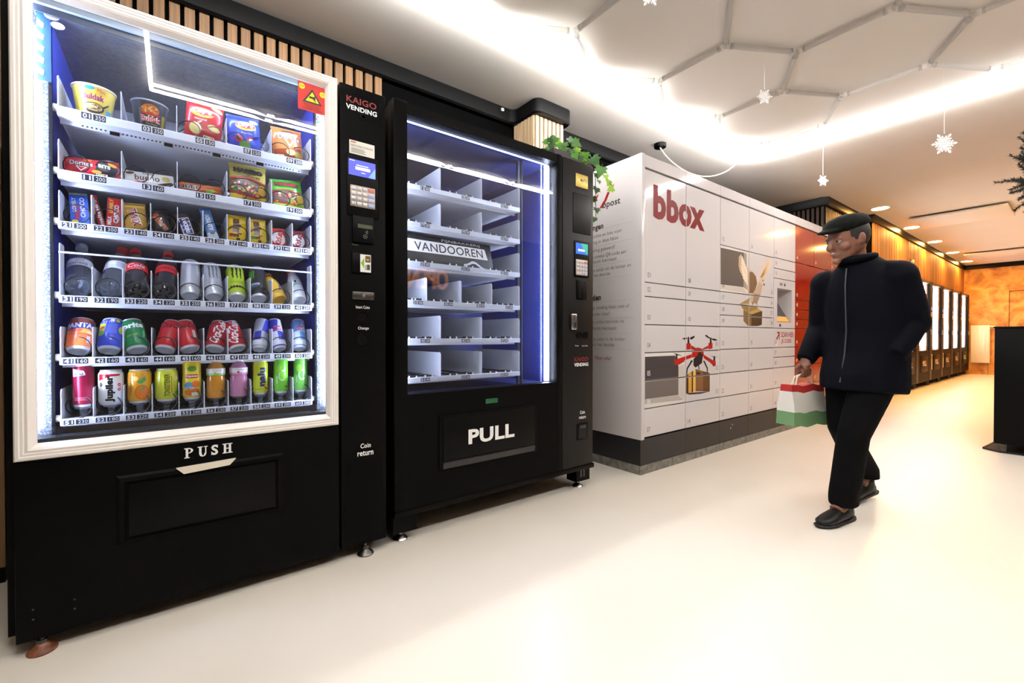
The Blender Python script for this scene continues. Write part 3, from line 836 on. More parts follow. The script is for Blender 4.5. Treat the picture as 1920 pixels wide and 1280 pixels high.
# trays
BELT = M((24, 24, 28), .4, key='belt_black')
LIP2 = M((206, 212, 224), .35, metal=.35, key='tray_lip')
z2 = [1.667, 1.487, 1.297, 1.109, .923, .733]
b3 = [.856, 1.07, 1.318, 1.574]; b4 = [.856, .994, 1.19, 1.384, 1.574]
dmh = [.115, .115, .115, .115, .115, .12]
for r in range(6):
    bs = b4 if r == 3 else b3
    dv = [1.574] if r == 2 else bs
    nm = ((('11', '13', '15'), ('17', '19', '21'), ('21', '23', '25'), ('31', '33', '35', '37'), ('43', '45', '47'), ('51', '53', '55'))[r])
    tg = [((bs[i] + bs[i + 1]) / 2 + .02, nm[i], '0000', .05) for i in range(len(bs) - 1)]
    s_ = tray(M2, .853, 1.577, -1.985, z2[r] - .024, z2[r], .6, dv, dmh[r], tg, [], LIP2, TRAYW, False)
    for i in range(len(bs) - 1):
        for k in range(2):
            yc = bs[i] + (bs[i + 1] - bs[i]) * (.3 + .4 * k)
            bb = B(); bb.rbox(-2.045, -1.992, yc - .016, yc + .016, z2[r], z2[r] + .010, BELT, .003); bb.box(-2.5, -2.045, yc - .014, yc + .014, z2[r] - .002, z2[r] + .005, BELT)
            bb.box(-1.998, -1.990, yc - .021, yc - .016, z2[r], z2[r] + .009, WHITE); bb.box(-1.998, -1.990, yc + .016, yc + .021, z2[r], z2[r] + .009, WHITE)
            bb.build('conveyor_belt', s_)
# pedestal floor stickers inside
fl = B(); fl.prism([(-1.99, .86), (-1.94, .86), (-1.94, 1.12), (-1.99, 1.16)], 2, .6602, .6612, WHITE)
pr = Print(); pr.text('VENDING', 1.0, 0, .2, .03, INKR, bold=.02); pr.put(fl, lambda u, v, l: (-1.965 - v, u, .6612 + l))
fl.build('floor_sticker', M2)
# lower hatch
hp = B(); hp.rbox(XQ - .001, XQ + .006, 1.0, 1.61, .292, .556, BLACK, .004); hp.build('hatch_surround', M2)
B().rbox(XQ + .004, XQ + .010, 1.02, 1.592, .335, .542, BLACK2, .004).build('pull_hatch', M2)
B().prism([(XQ + .006, .330), (XQ + .012, .325), (XQ + .006, .298)], 1, 1.02, 1.592, M((26, 24, 26), .3, key='groove_grey')).build('finger_groove', M2)
pr = Print(); pr.text('PULL', 1.303, .4335, .288, .074, INKW, bold=.035); printed('pull_lettering', pr, XQ + .010, M2)
B().rbox(XQ - .001, XQ + .003, 1.267, 1.344, .588, .613, M((14, 84, 52), .3, key='green_lens'), .003).build('green_lamp', M2)
# control column
B().rbox(-1.945, XQ, 1.812, 2.074, .145, 1.986, M((15, 14, 15), .45, spec=.2, key='charcoal_coat'), .006).build('control_door', M2)
B().rbox(-1.955, XQ + .004, .778, 2.082, .118, .145, BLACK2, .004).build('bottom_bar', M2)
g = B().rbox(XQ, XQ + .003, 1.917, 2.022, 1.832, 1.912, M((206, 178, 96), .35, metal=.5, key='brass_plate'), .003)
pr = Print(); pr.text('MATO', 1.985, 1.877, .058, .020, INKK, bold=.03); pr.text('VENDING', 1.985, 1.860, .05, .006, M((130, 104, 50), .5, key='brass_ink'))
pr.poly([(1.936 + .014 * cos(radians(a)), 1.872 + .014 * sin(radians(a))) for a in range(40, 321, 20)] + [(1.936 + .0115 * cos(radians(a)), 1.872 + .0115 * sin(radians(a))) for a in range(320, 39, -20)], M((130, 104, 50), .5, key='brass_ink'))
pr.put(g, onX(XQ + .003)); g.build('brass_plate', M2)
B().rbox(XQ - .001, XQ + .003, 1.895, 2.05, 1.555, 1.792, M((18, 17, 18), .45, spec=.2, key='charcoal_panel'), .003).build('blank_panel', M2)
B().rbox(XQ, XQ + .004, 1.905, 2.03, 1.292, 1.508, BLACK2, .004).build('bezel', M2)
s_ = B().box(XQ + .004, XQ + .005, 1.917, 2.019, 1.430, 1.495, M((40, 90, 190), .3, emit=.6, key='screen_cobalt'))
pr = Print(); pr.poly([(1.96, 1.495), (2.019, 1.495), (2.019, 1.43), (1.985, 1.45)], M((50, 150, 130), .3, emit=.5, key='screen_teal')); pr.rect(1.935, 1.448, 1.99, 1.459, SCRW); pr.put(s_, onX(XQ + .005)); s_.build('screen', M2)
kp = B().rbox(XQ + .004, XQ + .006, 1.917, 2.016, 1.303, 1.397, M((190, 178, 160), .4, key='keypad_sand'), .002).build('keypad', M2)
for r in range(4):
    for c in range(4):
        link('key', (k3 if r == 0 else k2) if c == 3 else k1, kp, Vector((XQ + .006, 1.930 + .0225 * c + (.003 if c == 3 else 0), 1.383 - .0225 * r)) - org(M2))
cr_ = B().rbox(XQ, XQ + .008, 1.926, 2.01, 1.158, 1.275, BLACK2, .005); cr_.box(XQ + .008, XQ + .0085, 1.945, 1.950, 1.165, 1.268, M((2, 2, 2), .9, key='slot_black')); cr_.box(XQ + .008, XQ + .0085, 1.985, 1.990, 1.165, 1.268, M((2, 2, 2), .9, key='slot_black')); cr_.build('note_reader', M2)
lk = B().rbox(XQ, XQ + .022, 1.868, 1.914, .972, 1.07, CHROME, .008, 3); lk.rbox(XQ + .018, XQ + .026, 1.885, 1.905, .985, 1.055, DARKST, .003); lk.lathe([(.010, 0), (.010, .004), (0, .005)], CHROME, 16, (XQ + .026, 1.895, 1.022), 'x'); lk.build('lock_handle', M2)
for y_ in (1.946, 2.001): B().lathe([(.022, 0), (.022, .004), (.018, .004), (.016, .001), (0, .001)], BLACK2, 24, (XQ, y_, .942), 'x').build('button_ring', M2)
for a_ in (('Change', 1.93, .877, .03, .011, INKW), ('Insert Coins', 2.0, .877, .05, .009, INKW), ('Coin', 1.979, .472, .042, .02, INKW, 0, .02), ('return', 1.979, .441, .058, .018, INKW, 0, .02)):
    printed('lettering', Print().text(*a_), XQ, M2)
pr = Print(); logo(pr, 1.908, 2.03, .752, .810, DRED); printed('brand_lettering', pr, XQ, M2)
cu = B(); cu.rbox(XQ, XQ + .004, 1.93, 2.025, .305, .405, BLACK2, .003); cu.rbox(XQ + .003, XQ + .007, 1.95, 2.005, .375, .395, M((46, 46, 48), .3, key='flap_grey'), .002); cu.box(XQ + .004, XQ + .0045, 1.945, 2.01, .315, .372, M((2, 2, 2), .9, key='slot_black')); cu.build('coin_return', M2)
for (x_, y_) in ((-1.925, .815), (-1.935, 1.985), (-2.66, .815), (-2.66, 1.985)):
    lg = B(); lg.box(x_ - .045, x_ + .04, y_ - .04, y_ + .075, .045, .12, BLACK2)
    if y_ > 1.5:
        for dy in (-.008, .018): lg.box(x_ + .040, x_ + .0415, y_ + dy, y_ + dy + .012, .07, .115, DARKST)
    lg.build('leg_block', M2); pull_foot(M2, x_ - .005, y_ + .012, .046, CHROME)
# bakery sign propped on the third tray
sg = thing('bakery_sign', 'black bakery sign with white name band standing on a tray in the machine', 'sign', (-2.012, 1.14, 1.279), (0, radians(-14), 0))
g = B().rbox(-.004, .0, -.284, .274, 0, .168, M((20, 20, 22), .4, key='sign_black'), .002)
g.build('board', sg, (0, 0, 0))
pr = Print(); pr.poly([(-.284, .078), (.245, .076), (.232, .138), (-.284, .144)], WHITE); pr.text('FIJNBAKKERIJ', .085, .154, .235, .017, INKW); pr.text('VANDOOREN', .013, .1085, .405, .046, M((46, 46, 50), .5, key='charcoal_ink'), bold=.01)
bb = B(); pr.put(bb, lambda u, v, l: (l, u, v)); bb.build('lettering', sg, (0, 0, 0))
rbn = B(); pts = [(.085 + .18 * t_, .022 + .030 * math.exp(-((t_ - .36) / .22) ** 2) - .018 * t_) for t_ in [k / 16 for k in range(17)]]
rbn.prism([(p[0], p[1]) for p in pts] + [(p[0], p[1] + .014) for p in pts[::-1]], 0, .0003, .002, M((206, 208, 212), .4, key='ribbon_white')); rbn.build('ribbon_motif', sg, (0, 0, 0))
# ================================================================ PARCEL LOCKERS
XL = -1.83
LOCKW = M((208, 203, 204), 0.09, spec=.4, key='locker_white')
LOCKR = M((150, 20, 16), 0.10, spec=.6, key='locker_red')
BODYK = M((24, 22, 22), 0.5, key='locker_carcass')
PLINTH = M((20, 20, 22), 0.45, key='plinth_black')
GFX=[
((222, 216, 210),((3.519,1.662),(3.996,1.665),(4,1.304),(3.522,1.307))),
((88, 82, 80),((3.532,1.656),(3.927,1.66),(3.923,1.361),(3.535,1.358))),
((150, 143, 138),((3.927,1.66),(3.981,1.659),(3.992,1.34),(3.923,1.361))),
((198, 190, 184),((3.535,1.357),(3.923,1.359),(3.995,1.311),(3.535,1.318))),
((188, 163, 138),((3.879,1.644),(3.838,1.614),(3.833,1.543),(3.854,1.495),(3.914,1.443),(3.961,1.396),(4.008,1.312),(4.111,1.318),(4.166,1.381),(4.162,1.478),(4.1,1.51),(4.021,1.525),(3.99,1.537),(3.944,1.561),(3.905,1.607))),
((232, 214, 194),((3.88,1.619),(3.9,1.626),(3.998,1.508),(3.992,1.499))),
((120, 92, 70),((3.883,1.611),(3.992,1.499),(3.992,1.494))),
((232, 214, 194),((3.876,1.593),(3.896,1.6),(4,1.491),(3.994,1.481))),
((120, 92, 70),((3.879,1.585),(3.994,1.481),(3.994,1.477))),
((232, 214, 194),((3.872,1.567),(3.892,1.574),(4.003,1.473),(3.997,1.464))),
((120, 92, 70),((3.875,1.559),(3.997,1.464),(3.997,1.46))),
((232, 214, 194),((3.868,1.541),(3.888,1.548),(4.005,1.456),(3.999,1.446))),
((120, 92, 70),((3.871,1.533),(3.999,1.446),(3.999,1.442))),
((232, 214, 194),((3.871,1.516),(3.892,1.522),(4.008,1.438),(4.001,1.429))),
((120, 92, 70),((3.874,1.508),(4.001,1.429),(4.002,1.424))),
((232, 214, 194),((3.883,1.492),(3.904,1.498),(4.01,1.421),(4.004,1.411))),
((120, 92, 70),((3.886,1.483),(4.004,1.411),(4.004,1.407))),
((232, 214, 194),((3.894,1.467),(3.915,1.473),(4.012,1.403),(4.006,1.394))),
((120, 92, 70),((3.897,1.459),(4.006,1.394),(4.006,1.389))),
((232, 214, 194),((3.905,1.442),(3.927,1.448),(4.015,1.385),(4.009,1.376))),
((120, 92, 70),((3.909,1.434),(4.009,1.376),(4.009,1.372))),
((112, 86, 64),((4.021,1.503),(4.092,1.506),(4.157,1.47),(4.182,1.412),(4.119,1.318),(4.031,1.317),(4.015,1.415))),
((214, 190, 160),((4.435,1.676),(4.449,1.635),(4.436,1.579),(4.384,1.52),(4.316,1.468),(4.232,1.446),(4.212,1.456),(4.231,1.507),(4.281,1.557),(4.348,1.617),(4.4,1.661))),
((150, 118, 84),((4.426,1.648),(4.245,1.477),(4.251,1.47))),
((150, 118, 84),((4.419,1.625),(4.247,1.477),(4.254,1.47))),
((150, 118, 84),((4.413,1.603),(4.25,1.476),(4.257,1.469))),
((150, 118, 84),((4.406,1.581),(4.253,1.475),(4.259,1.468))),
((150, 118, 84),((4.399,1.558),(4.255,1.475),(4.262,1.468))),
((150, 118, 84),((4.393,1.536),(4.258,1.474),(4.265,1.467))),
((182, 158, 138),((4.24,1.447),(4.316,1.472),(4.333,1.439),(4.308,1.422),(4.283,1.389),(4.258,1.327),(4.217,1.264),(4.168,1.232),(4.072,1.227),(4.04,1.27),(4.087,1.309),(4.118,1.333),(4.183,1.39))),
((150, 124, 104),((4.119,1.318),(4.242,1.318),(4.209,1.264),(4.168,1.232),(4.096,1.228))),
((200, 180, 162),((4.232,1.446),(4.256,1.465),(4.299,1.473),(4.328,1.461),(4.333,1.439),(4.308,1.42),(4.257,1.41),(4.232,1.424))),
((60, 45, 40),((4.308,1.425),(4.337,1.416),(4.33,1.399),(4.31,1.41))),
((20, 15, 15),((4.285,1.449),(4.302,1.452),(4.306,1.443),(4.289,1.44))),
((120, 80, 60),((4.084,1.239),(4.103,1.24),(4.101,1.214),(4.088,1.213))),
((120, 80, 60),((4.168,1.243),(4.185,1.244),(4.186,1.216),(4.175,1.215))),
((150, 124, 78),((3.857,1.214),(3.993,1.26),(4.047,1.277),(4.032,1.222))),
((140, 112, 66),((3.857,1.214),(4.009,1.213),(4.169,1.202),(4.202,1.188),(4.073,1.131),(3.918,1.17))),
((118, 94, 52),((3.925,1.166),(4.073,1.131),(4.066,1.028),(4.011,1.027),(3.926,1.069))),
((66, 50, 30),((4.073,1.131),(4.202,1.184),(4.286,1.165),(4.279,1.042),(4.204,1.03),(4.069,1.028))),
((176, 146, 84),((4.025,1.148),(4.185,1.184),(4.277,1.168),(4.081,1.131))),
((216, 211, 206),((2.521,0.816),(3.009,0.82),(3.012,0.442),(2.523,0.446))),
((62, 57, 59),((2.532,0.796),(2.89,0.796),(2.932,0.718),(2.933,0.641),(2.532,0.638))),
((106, 97, 93),((2.532,0.638),(2.933,0.641),(2.933,0.507),(2.533,0.509))),
((176, 168, 162),((2.533,0.509),(2.933,0.505),(3,0.464),(2.533,0.476))),
((196, 190, 185),((2.932,0.718),(3.008,0.729),(3.009,0.464),(2.933,0.507))),
((160, 20, 16),((2.879,0.767),(3.01,0.78),(3.01,0.749),(2.944,0.728),(2.885,0.727))),
((25, 18, 22),((2.896,0.806),(2.92,0.806),(2.92,0.769),(2.9,0.769))),
((30, 22, 30),((2.861,0.814),(2.914,0.808),(2.985,0.792),(2.914,0.798))),
((165, 24, 18),((3.036,0.883),(3.096,0.882),(3.096,0.838),(3.037,0.835))),
((28, 22, 26),((3.054,0.931),(3.071,0.931),(3.078,0.882),(3.05,0.882))),
((28, 22, 26),((2.974,0.918),(3.016,0.926),(3.044,0.926),(3.048,0.916),(3.009,0.911))),
((28, 22, 26),((3.083,0.922),(3.103,0.931),(3.152,0.94),(3.144,0.924),(3.107,0.911),(3.086,0.913))),
((165, 24, 18),((3.349,0.883),(3.411,0.882),(3.411,0.838),(3.349,0.834))),
((28, 22, 26),((3.373,0.926),(3.392,0.926),(3.398,0.881),(3.369,0.881))),
((28, 22, 26),((3.294,0.942),(3.32,0.947),(3.355,0.931),(3.382,0.924),(3.377,0.915),(3.329,0.926))),
((28, 22, 26),((3.391,0.919),(3.444,0.917),(3.495,0.905),(3.454,0.9),(3.409,0.905))),
((165, 24, 18),((3.1,0.869),(3.177,0.842),(3.161,0.832),(3.1,0.836))),
((165, 24, 18),((3.347,0.863),(3.248,0.836),(3.261,0.83),(3.347,0.841))),
((165, 24, 18),((3.153,0.842),(3.194,0.85),(3.244,0.841),(3.278,0.817),(3.283,0.785),(3.261,0.772),(3.113,0.776),(3.112,0.812))),
((165, 24, 18),((3.108,0.8),(3.113,0.776),(2.941,0.743),(2.919,0.734),(2.896,0.74),(2.896,0.766),(2.918,0.771))),
((165, 24, 18),((3.283,0.792),(3.41,0.747),(3.446,0.739),(3.462,0.734),(3.46,0.701),(3.428,0.693),(3.401,0.713),(3.375,0.728),(3.279,0.766))),
((28, 22, 26),((3.428,0.777),(3.45,0.776),(3.455,0.739),(3.423,0.742))),
((28, 22, 26),((3.379,0.783),(3.437,0.774),(3.491,0.768),(3.437,0.767))),
((28, 22, 26),((3.133,0.763),(3.178,0.784),(3.219,0.818),(3.27,0.795),(3.253,0.727),(3.162,0.697),(3.133,0.714))),
((28, 22, 26),((3.103,0.757),(3.127,0.75),(3.056,0.691),(3.048,0.643),(3.034,0.646),(3.039,0.696))),
((28, 22, 26),((3.269,0.745),(3.292,0.745),(3.342,0.687),(3.342,0.651),(3.327,0.654),(3.325,0.683))),
((28, 22, 26),((3.199,0.716),(3.211,0.715),(3.222,0.679),(3.208,0.679))),
((122, 84, 30),((3.022,0.649),(3.062,0.653),(3.063,0.51),(3.023,0.513))),
((206, 152, 62),((3.064,0.661),(3.111,0.666),(3.112,0.514),(3.065,0.513))),
((28, 22, 26),((3.042,0.643),(3.064,0.647),(3.065,0.511),(3.043,0.512))),
((222, 178, 88),((3.126,0.661),(3.162,0.691),(3.167,0.516),(3.127,0.516))),
((28, 22, 26),((3.11,0.67),(3.128,0.675),(3.129,0.511),(3.111,0.512))),
((124, 84, 52),((3.164,0.686),(3.371,0.645),(3.372,0.499),(3.165,0.516))),
((92, 62, 36),((3.271,0.665),(3.371,0.645),(3.372,0.499),(3.272,0.507))),
((50, 36, 32),((3.174,0.665),(3.229,0.656),(3.229,0.64),(3.175,0.645))),
((64, 48, 42),((3.027,0.513),(3.372,0.499),(3.238,0.491),(3.075,0.497))),
]
def clip(poly, y0, y1, z0, z1):
    for ax, lim, sg in ((0, y0, 1), (0, y1, -1), (1, z0, 1), (1, z1, -1)):
        out = []
        for i in range(len(poly)):
            a, c = poly[i - 1], poly[i]
            da, dc = (a[ax] - lim) * sg, (c[ax] - lim) * sg
            if (da >= 0) != (dc >= 0):
                t = da / (da - dc); out.append((a[0] + (c[0] - a[0]) * t, a[1] + (c[1] - a[1]) * t))
            if dc >= 0: out.append(c)
        poly = out
        if len(poly) < 3: return None
    return poly
art = Print()
for col, pts in GFX: art.poly(list(pts), M(col, .45, spec=.2, key='door_print'))
art.text('bbox', 2.952, 1.8615, .664, .233, M((112, 2, 6), .5, spec=.15, key='logo_red'), bold=.045)
art.text('SCAN HIER', 4.845, .953, .30, .052, INKR, bold=.02); art.text('JE CODE', 4.818, .885, .235, .052, INKR, bold=.02)
art.poly([(4.585, .915), (4.64, .965), (4.605, .965), (4.605, .98), (4.662, .98), (4.662, .905), (4.647, .905), (4.647, .945), (4.60, .90)], INKR)
art.rect(4.57, .845, 4.625, .885, M((222, 190, 186), .5, key='faded_print'))
cells = [[2.065, 1.301, 1.205, 1.014, .823, .632, .442, .247]] * 2 + [[2.065, 1.680, 1.301, 1.205, 1.110, 1.015, .829, .634, .440, .247]] * 2 + [[2.065, 1.686, 1.586, 1.492, 1.015, .829, .735, .634, .440, .247]] + [[2.065, 1.690, 1.311, 1.212, 1.113, 1.018, .829, .640, .440, .247]] * 3
LB1 = thing('parcel_locker_bank', 'white parcel locker wall with red lettering and dove and drone pictures', 'parcel locker', (-2.1, 3.77, 0))
LB2 = thing('parcel_locker_bank', 'glossy red parcel locker section behind the walking person', 'parcel locker', (-2.1, 5.78, 0))
right_nums = {11, 12, 13, 25, 26, 27, 28}
n_ = 1
NUMK = M((66, 62, 62), .5, key='number_grey')
for ci, zs in enumerate(cells):
    P_ = LB1 if ci < 5 else LB2
    y0 = 2.526 + .5005 * ci; y1 = y0 + .5005
    red = ci >= 5
    for k in range(len(zs) - 1):
        z1, z0 = zs[k] - .003, zs[k + 1] + .003
        ya, yb = y0 + .003, y1 - .003
        if ci == 4 and k == 3:        # the terminal
            term = B()
            oy0, oy1, oz0, oz1 = 4.605, 4.945, 1.075, 1.400
            for (q0, q1, r0, r1) in ((ya, oy0, z0, z1), (oy1, yb, z0, z1), (oy0, oy1, z0, oz0), (oy0, oy1, oz1, z1)): term.box(XL - .018, XL, q0, q1, r0, r1, LOCKW)
            term.box(XL - .16, XL - .018, oy0 - .004, oy0, oz0, oz1, LOCKW); term.box(XL - .16, XL - .018, oy1, oy1 + .004, oz0, oz1, LOCKW)
            term.box(XL - .16, XL - .018, oy0, oy1, oz1, oz1 + .004, LOCKW); term.box(XL - .16, XL - .018, oy0, oy1, oz0 - .004, oz0, LOCKW); term.box(XL - .164, XL - .16, oy0, oy1, oz0, oz1, LOCKW)
            T_ = term.build('terminal_panel', P_)
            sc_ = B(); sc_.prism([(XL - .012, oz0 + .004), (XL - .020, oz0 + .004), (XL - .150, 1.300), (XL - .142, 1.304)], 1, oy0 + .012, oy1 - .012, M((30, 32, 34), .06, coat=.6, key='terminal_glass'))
            dp_ = Print(); dp_.rect(oy0 + .02, 0, oy1 - .02, .10, M((196, 136, 56), .3, emit=.3, key='screen_reflection_amber')); dp_.rect(oy0 + .02, .10, oy1 - .02, .25, M((88, 92, 96), .25, emit=.2, key='screen_grey')); dp_.rect(oy0 + .06, .17, oy0 + .12, .19, M((190, 194, 200), .3, emit=.3, key='screen_pale'))  # amber lower band: a reflection on the glass put in as glowing colour
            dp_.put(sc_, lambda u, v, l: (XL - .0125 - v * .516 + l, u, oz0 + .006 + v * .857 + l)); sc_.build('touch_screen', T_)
            ic = B(); ic.box(XL, XL + .002, 4.66, 4.72, 1.430, 1.455, M((120, 116, 112), .4, key='label_grey')); ic.build('info_plate', T_)
            ic = B(); ic.lathe([(.014, 0), (.013, .003), (0, .004)], INKK, 14, (XL, 4.775, 1.440), 'x'); ic.build('camera', T_)
            ic = B(); ic.box(XL, XL + .0015, 4.655, 4.69, 1.030, 1.056, INKK); ic.build('reader', T_)
            continue
        d = B().rbox(XL - .018, XL, ya, yb, z0, z1, LOCKR if red else LOCKW, .0016, 1)
        door = d.build('locker_door', P_)
        pr = Print()
        hx = .034
        cy = (yb - .045) if n_ in right_nums else (ya + .045)
        pr.text(str(n_).zfill(2), cy, z0 + .048 if z1 - z0 > .12 else z0 + .045, .034, hx, INKW if red or n_ in (5, 6) else NUMK)
        nb_ = B()
        for vs_, fs_, mat_ in art.it:
            pass
        lay_ = 0
        hit = False
        for vs_, fs_, mat_ in art.it:
            if red: break
            lay_ += 1
            if max(v[0] for v in vs_) < ya or min(v[0] for v in vs_) > yb or max(v[1] for v in vs_) < z0 or min(v[1] for v in vs_) > z1: continue
            V = []; F = []
            for f in fs_:
                q = clip([vs_[i] for i in f], ya + .002, yb - .002, z0 + .002, z1 - .002)
                if q:
                    F.append([len(V) + i for i in range(len(q))]); V += [(XL + .00012 + .000008 * lay_, p[0], p[1]) for p in q]
            if F: nb_.add(V, F, mat_); hit = True
        if hit: nb_.build('printed_picture', door)
        b2 = B(); pr.put(b2, onX(XL + .0008 if hit else XL)); b2.build('door_number', door)
        if ci == 4 and k == 2:
            lp = Print()
            for j in range(6): lp.rect(4.745 - .04 + .004 * (j % 2), 1.510 + .011 * j, 4.745 + .05 - .006 * (j % 3), 1.514 + .011 * j, M((200, 180, 176), .5, key='tiny_print'))
            printed('notice', lp, XL, door)
        n_ += 1
for P_, ya, yb in ((LB1, 2.526, 5.0285), (LB2, 5.0285, 6.53)):
    cb_ = B()
    if P_ is LB1:
        cb_.box(-2.43, XL - .02, ya, 4.53, .24, 2.072, BODYK); cb_.box(-2.43, XL - .02, 4.53, yb, .24, 1.02, BODYK); cb_.box(-2.43, XL - .02, 4.53, yb, 1.49, 2.072, BODYK); cb_.box(-2.43, XL - .17, 4.53, yb, 1.02, 1.49, BODYK)
    else: cb_.box(-2.43, XL - .02, ya, yb, .24, 2.072, BODYK)
    cb_.build('carcass', P_)
    n = round((yb - ya) / .5005)
    for i in range(n):
        B().rbox(-2.43, XL + .0, ya + .5005 * i + .0015, ya + .5005 * (i + 1) - .0015, 2.076, 2.158, LOCKW, .002, 1).build('top_fascia', P_)
        B().box(-2.42, XL - .004, ya + .5005 * i + .001, ya + .5005 * (i + 1) - .001, .061, .238, PLINTH).build('plinth_panel', P_)
        B().box(-2.42, XL - .002, ya + .5005 * i + .0008, ya + .5005 * (i + 1) - .0008, 0, .060, GALV).build('base_rail', P_)
sp_ = B().rbox(-2.44, XL + .006, 2.486, 2.522, .236, 2.160, LOCKW, .003); sp_.build('side_panel', LB1)
B().box(-2.42, XL - .002, 2.488, 2.526, .061, .236, PLINTH).build('plinth_end', LB1)
B().box(-2.42, XL, 2.487, 2.526, 0, .060, GALV).build('base_end', LB1)
sc2 = B(); [sc2.lathe([(.006, 0), (.005, .0012), (0, .0015)], WHITE, 8, (XL - .004, y_, z_), 'x') for y_, z_ in ((3.75, .19), (3.72, .165))]; sc2.build('scuff_marks', LB1)
# the instructions on the end panel
YP = 2.486
pr = Print(); RDB = M((158, 14, 20), .4, key='post_red')
pr.poly([(-2.056, 2.018), (-2.072, 1.985), (-2.095, 1.965), (-2.112, 1.978)], RDB)
pr.poly([(-2.100, 1.962), (-2.118, 1.974), (-2.150, 1.920), (-2.195, 1.872), (-2.165, 1.868), (-2.128, 1.912)], RDB)
pr.poly([(-2.098, 1.960), (-2.082, 1.977), (-2.102, 1.983), (-2.114, 1.975)], M((222, 190, 60), .4, key='post_yellow'))
pr.poly([(-2.199, 1.982), (-2.222, 1.938), (-2.262, 1.928), (-2.250, 1.955)], RDB)
DG = M((52, 48, 48), .5, key='dark_grey_ink'); MG = M((110, 106, 104), .5, key='text_grey')
def lineR(s, xr, z, h, mat, bold=0.0):
    vs, fs, asp = tgeo(s, bold); desc = any(c in s for c in 'gjpqy,'); hh = h * (1.28 if desc else 1.0)
    w = hh * asp * .92
    pr.text(s, xr - w / 2, z + (-.14 * h if desc else 0), w, hh, mat, bold=bold)
pr.text('bpost', -2.083, 1.880, .158, .062, DG, bold=.02)
lineR('Ontvangen', -2.157, 1.740, .044, DG, .03)
for s_, xr, z_ in (('Shop online en kies voor', -1.989, 1.675), ('levering in deze bbox', -2.02, 1.630), ('Bestelling geleverd?', -2.05, 1.570), ('Scan je unieke QR-code aan', -1.952, 1.523), ('het scherm hiernaast', -2.035, 1.486), ('Neem je pakje uit de locker en', -1.911, 1.424), ('en sluit het deurtje', -2.092, 1.386), ('Maak je zending klaar, met of', -1.924, 1.146), ('zonder label', -2.101, 1.099), ('Scan je unieke barcode via', -1.969, 1.042), ('het scherm hiernaast', -2.034, .995), ('Plaats je pakje in de locker', -1.959, .916), ('en sluit het deurtje', -2.052, .875)):
    lineR(s_, xr, z_, .026, MG)
lineR('Verzenden', -2.177, 1.222, .044, DG, .03)
lineR('Meer info?', -2.081, .777, .026, INKR)
for z_ in (1.716, 1.597, 1.455, 1.352, 1.186, 1.066, .955, .842): pr.rect(-2.40, z_, -1.895, z_ + .0015, M((176, 172, 170), .5, key='rule_grey'))
b_ = B(); pr.put(b_, onY(YP)); b_.build('instructions', LB1)
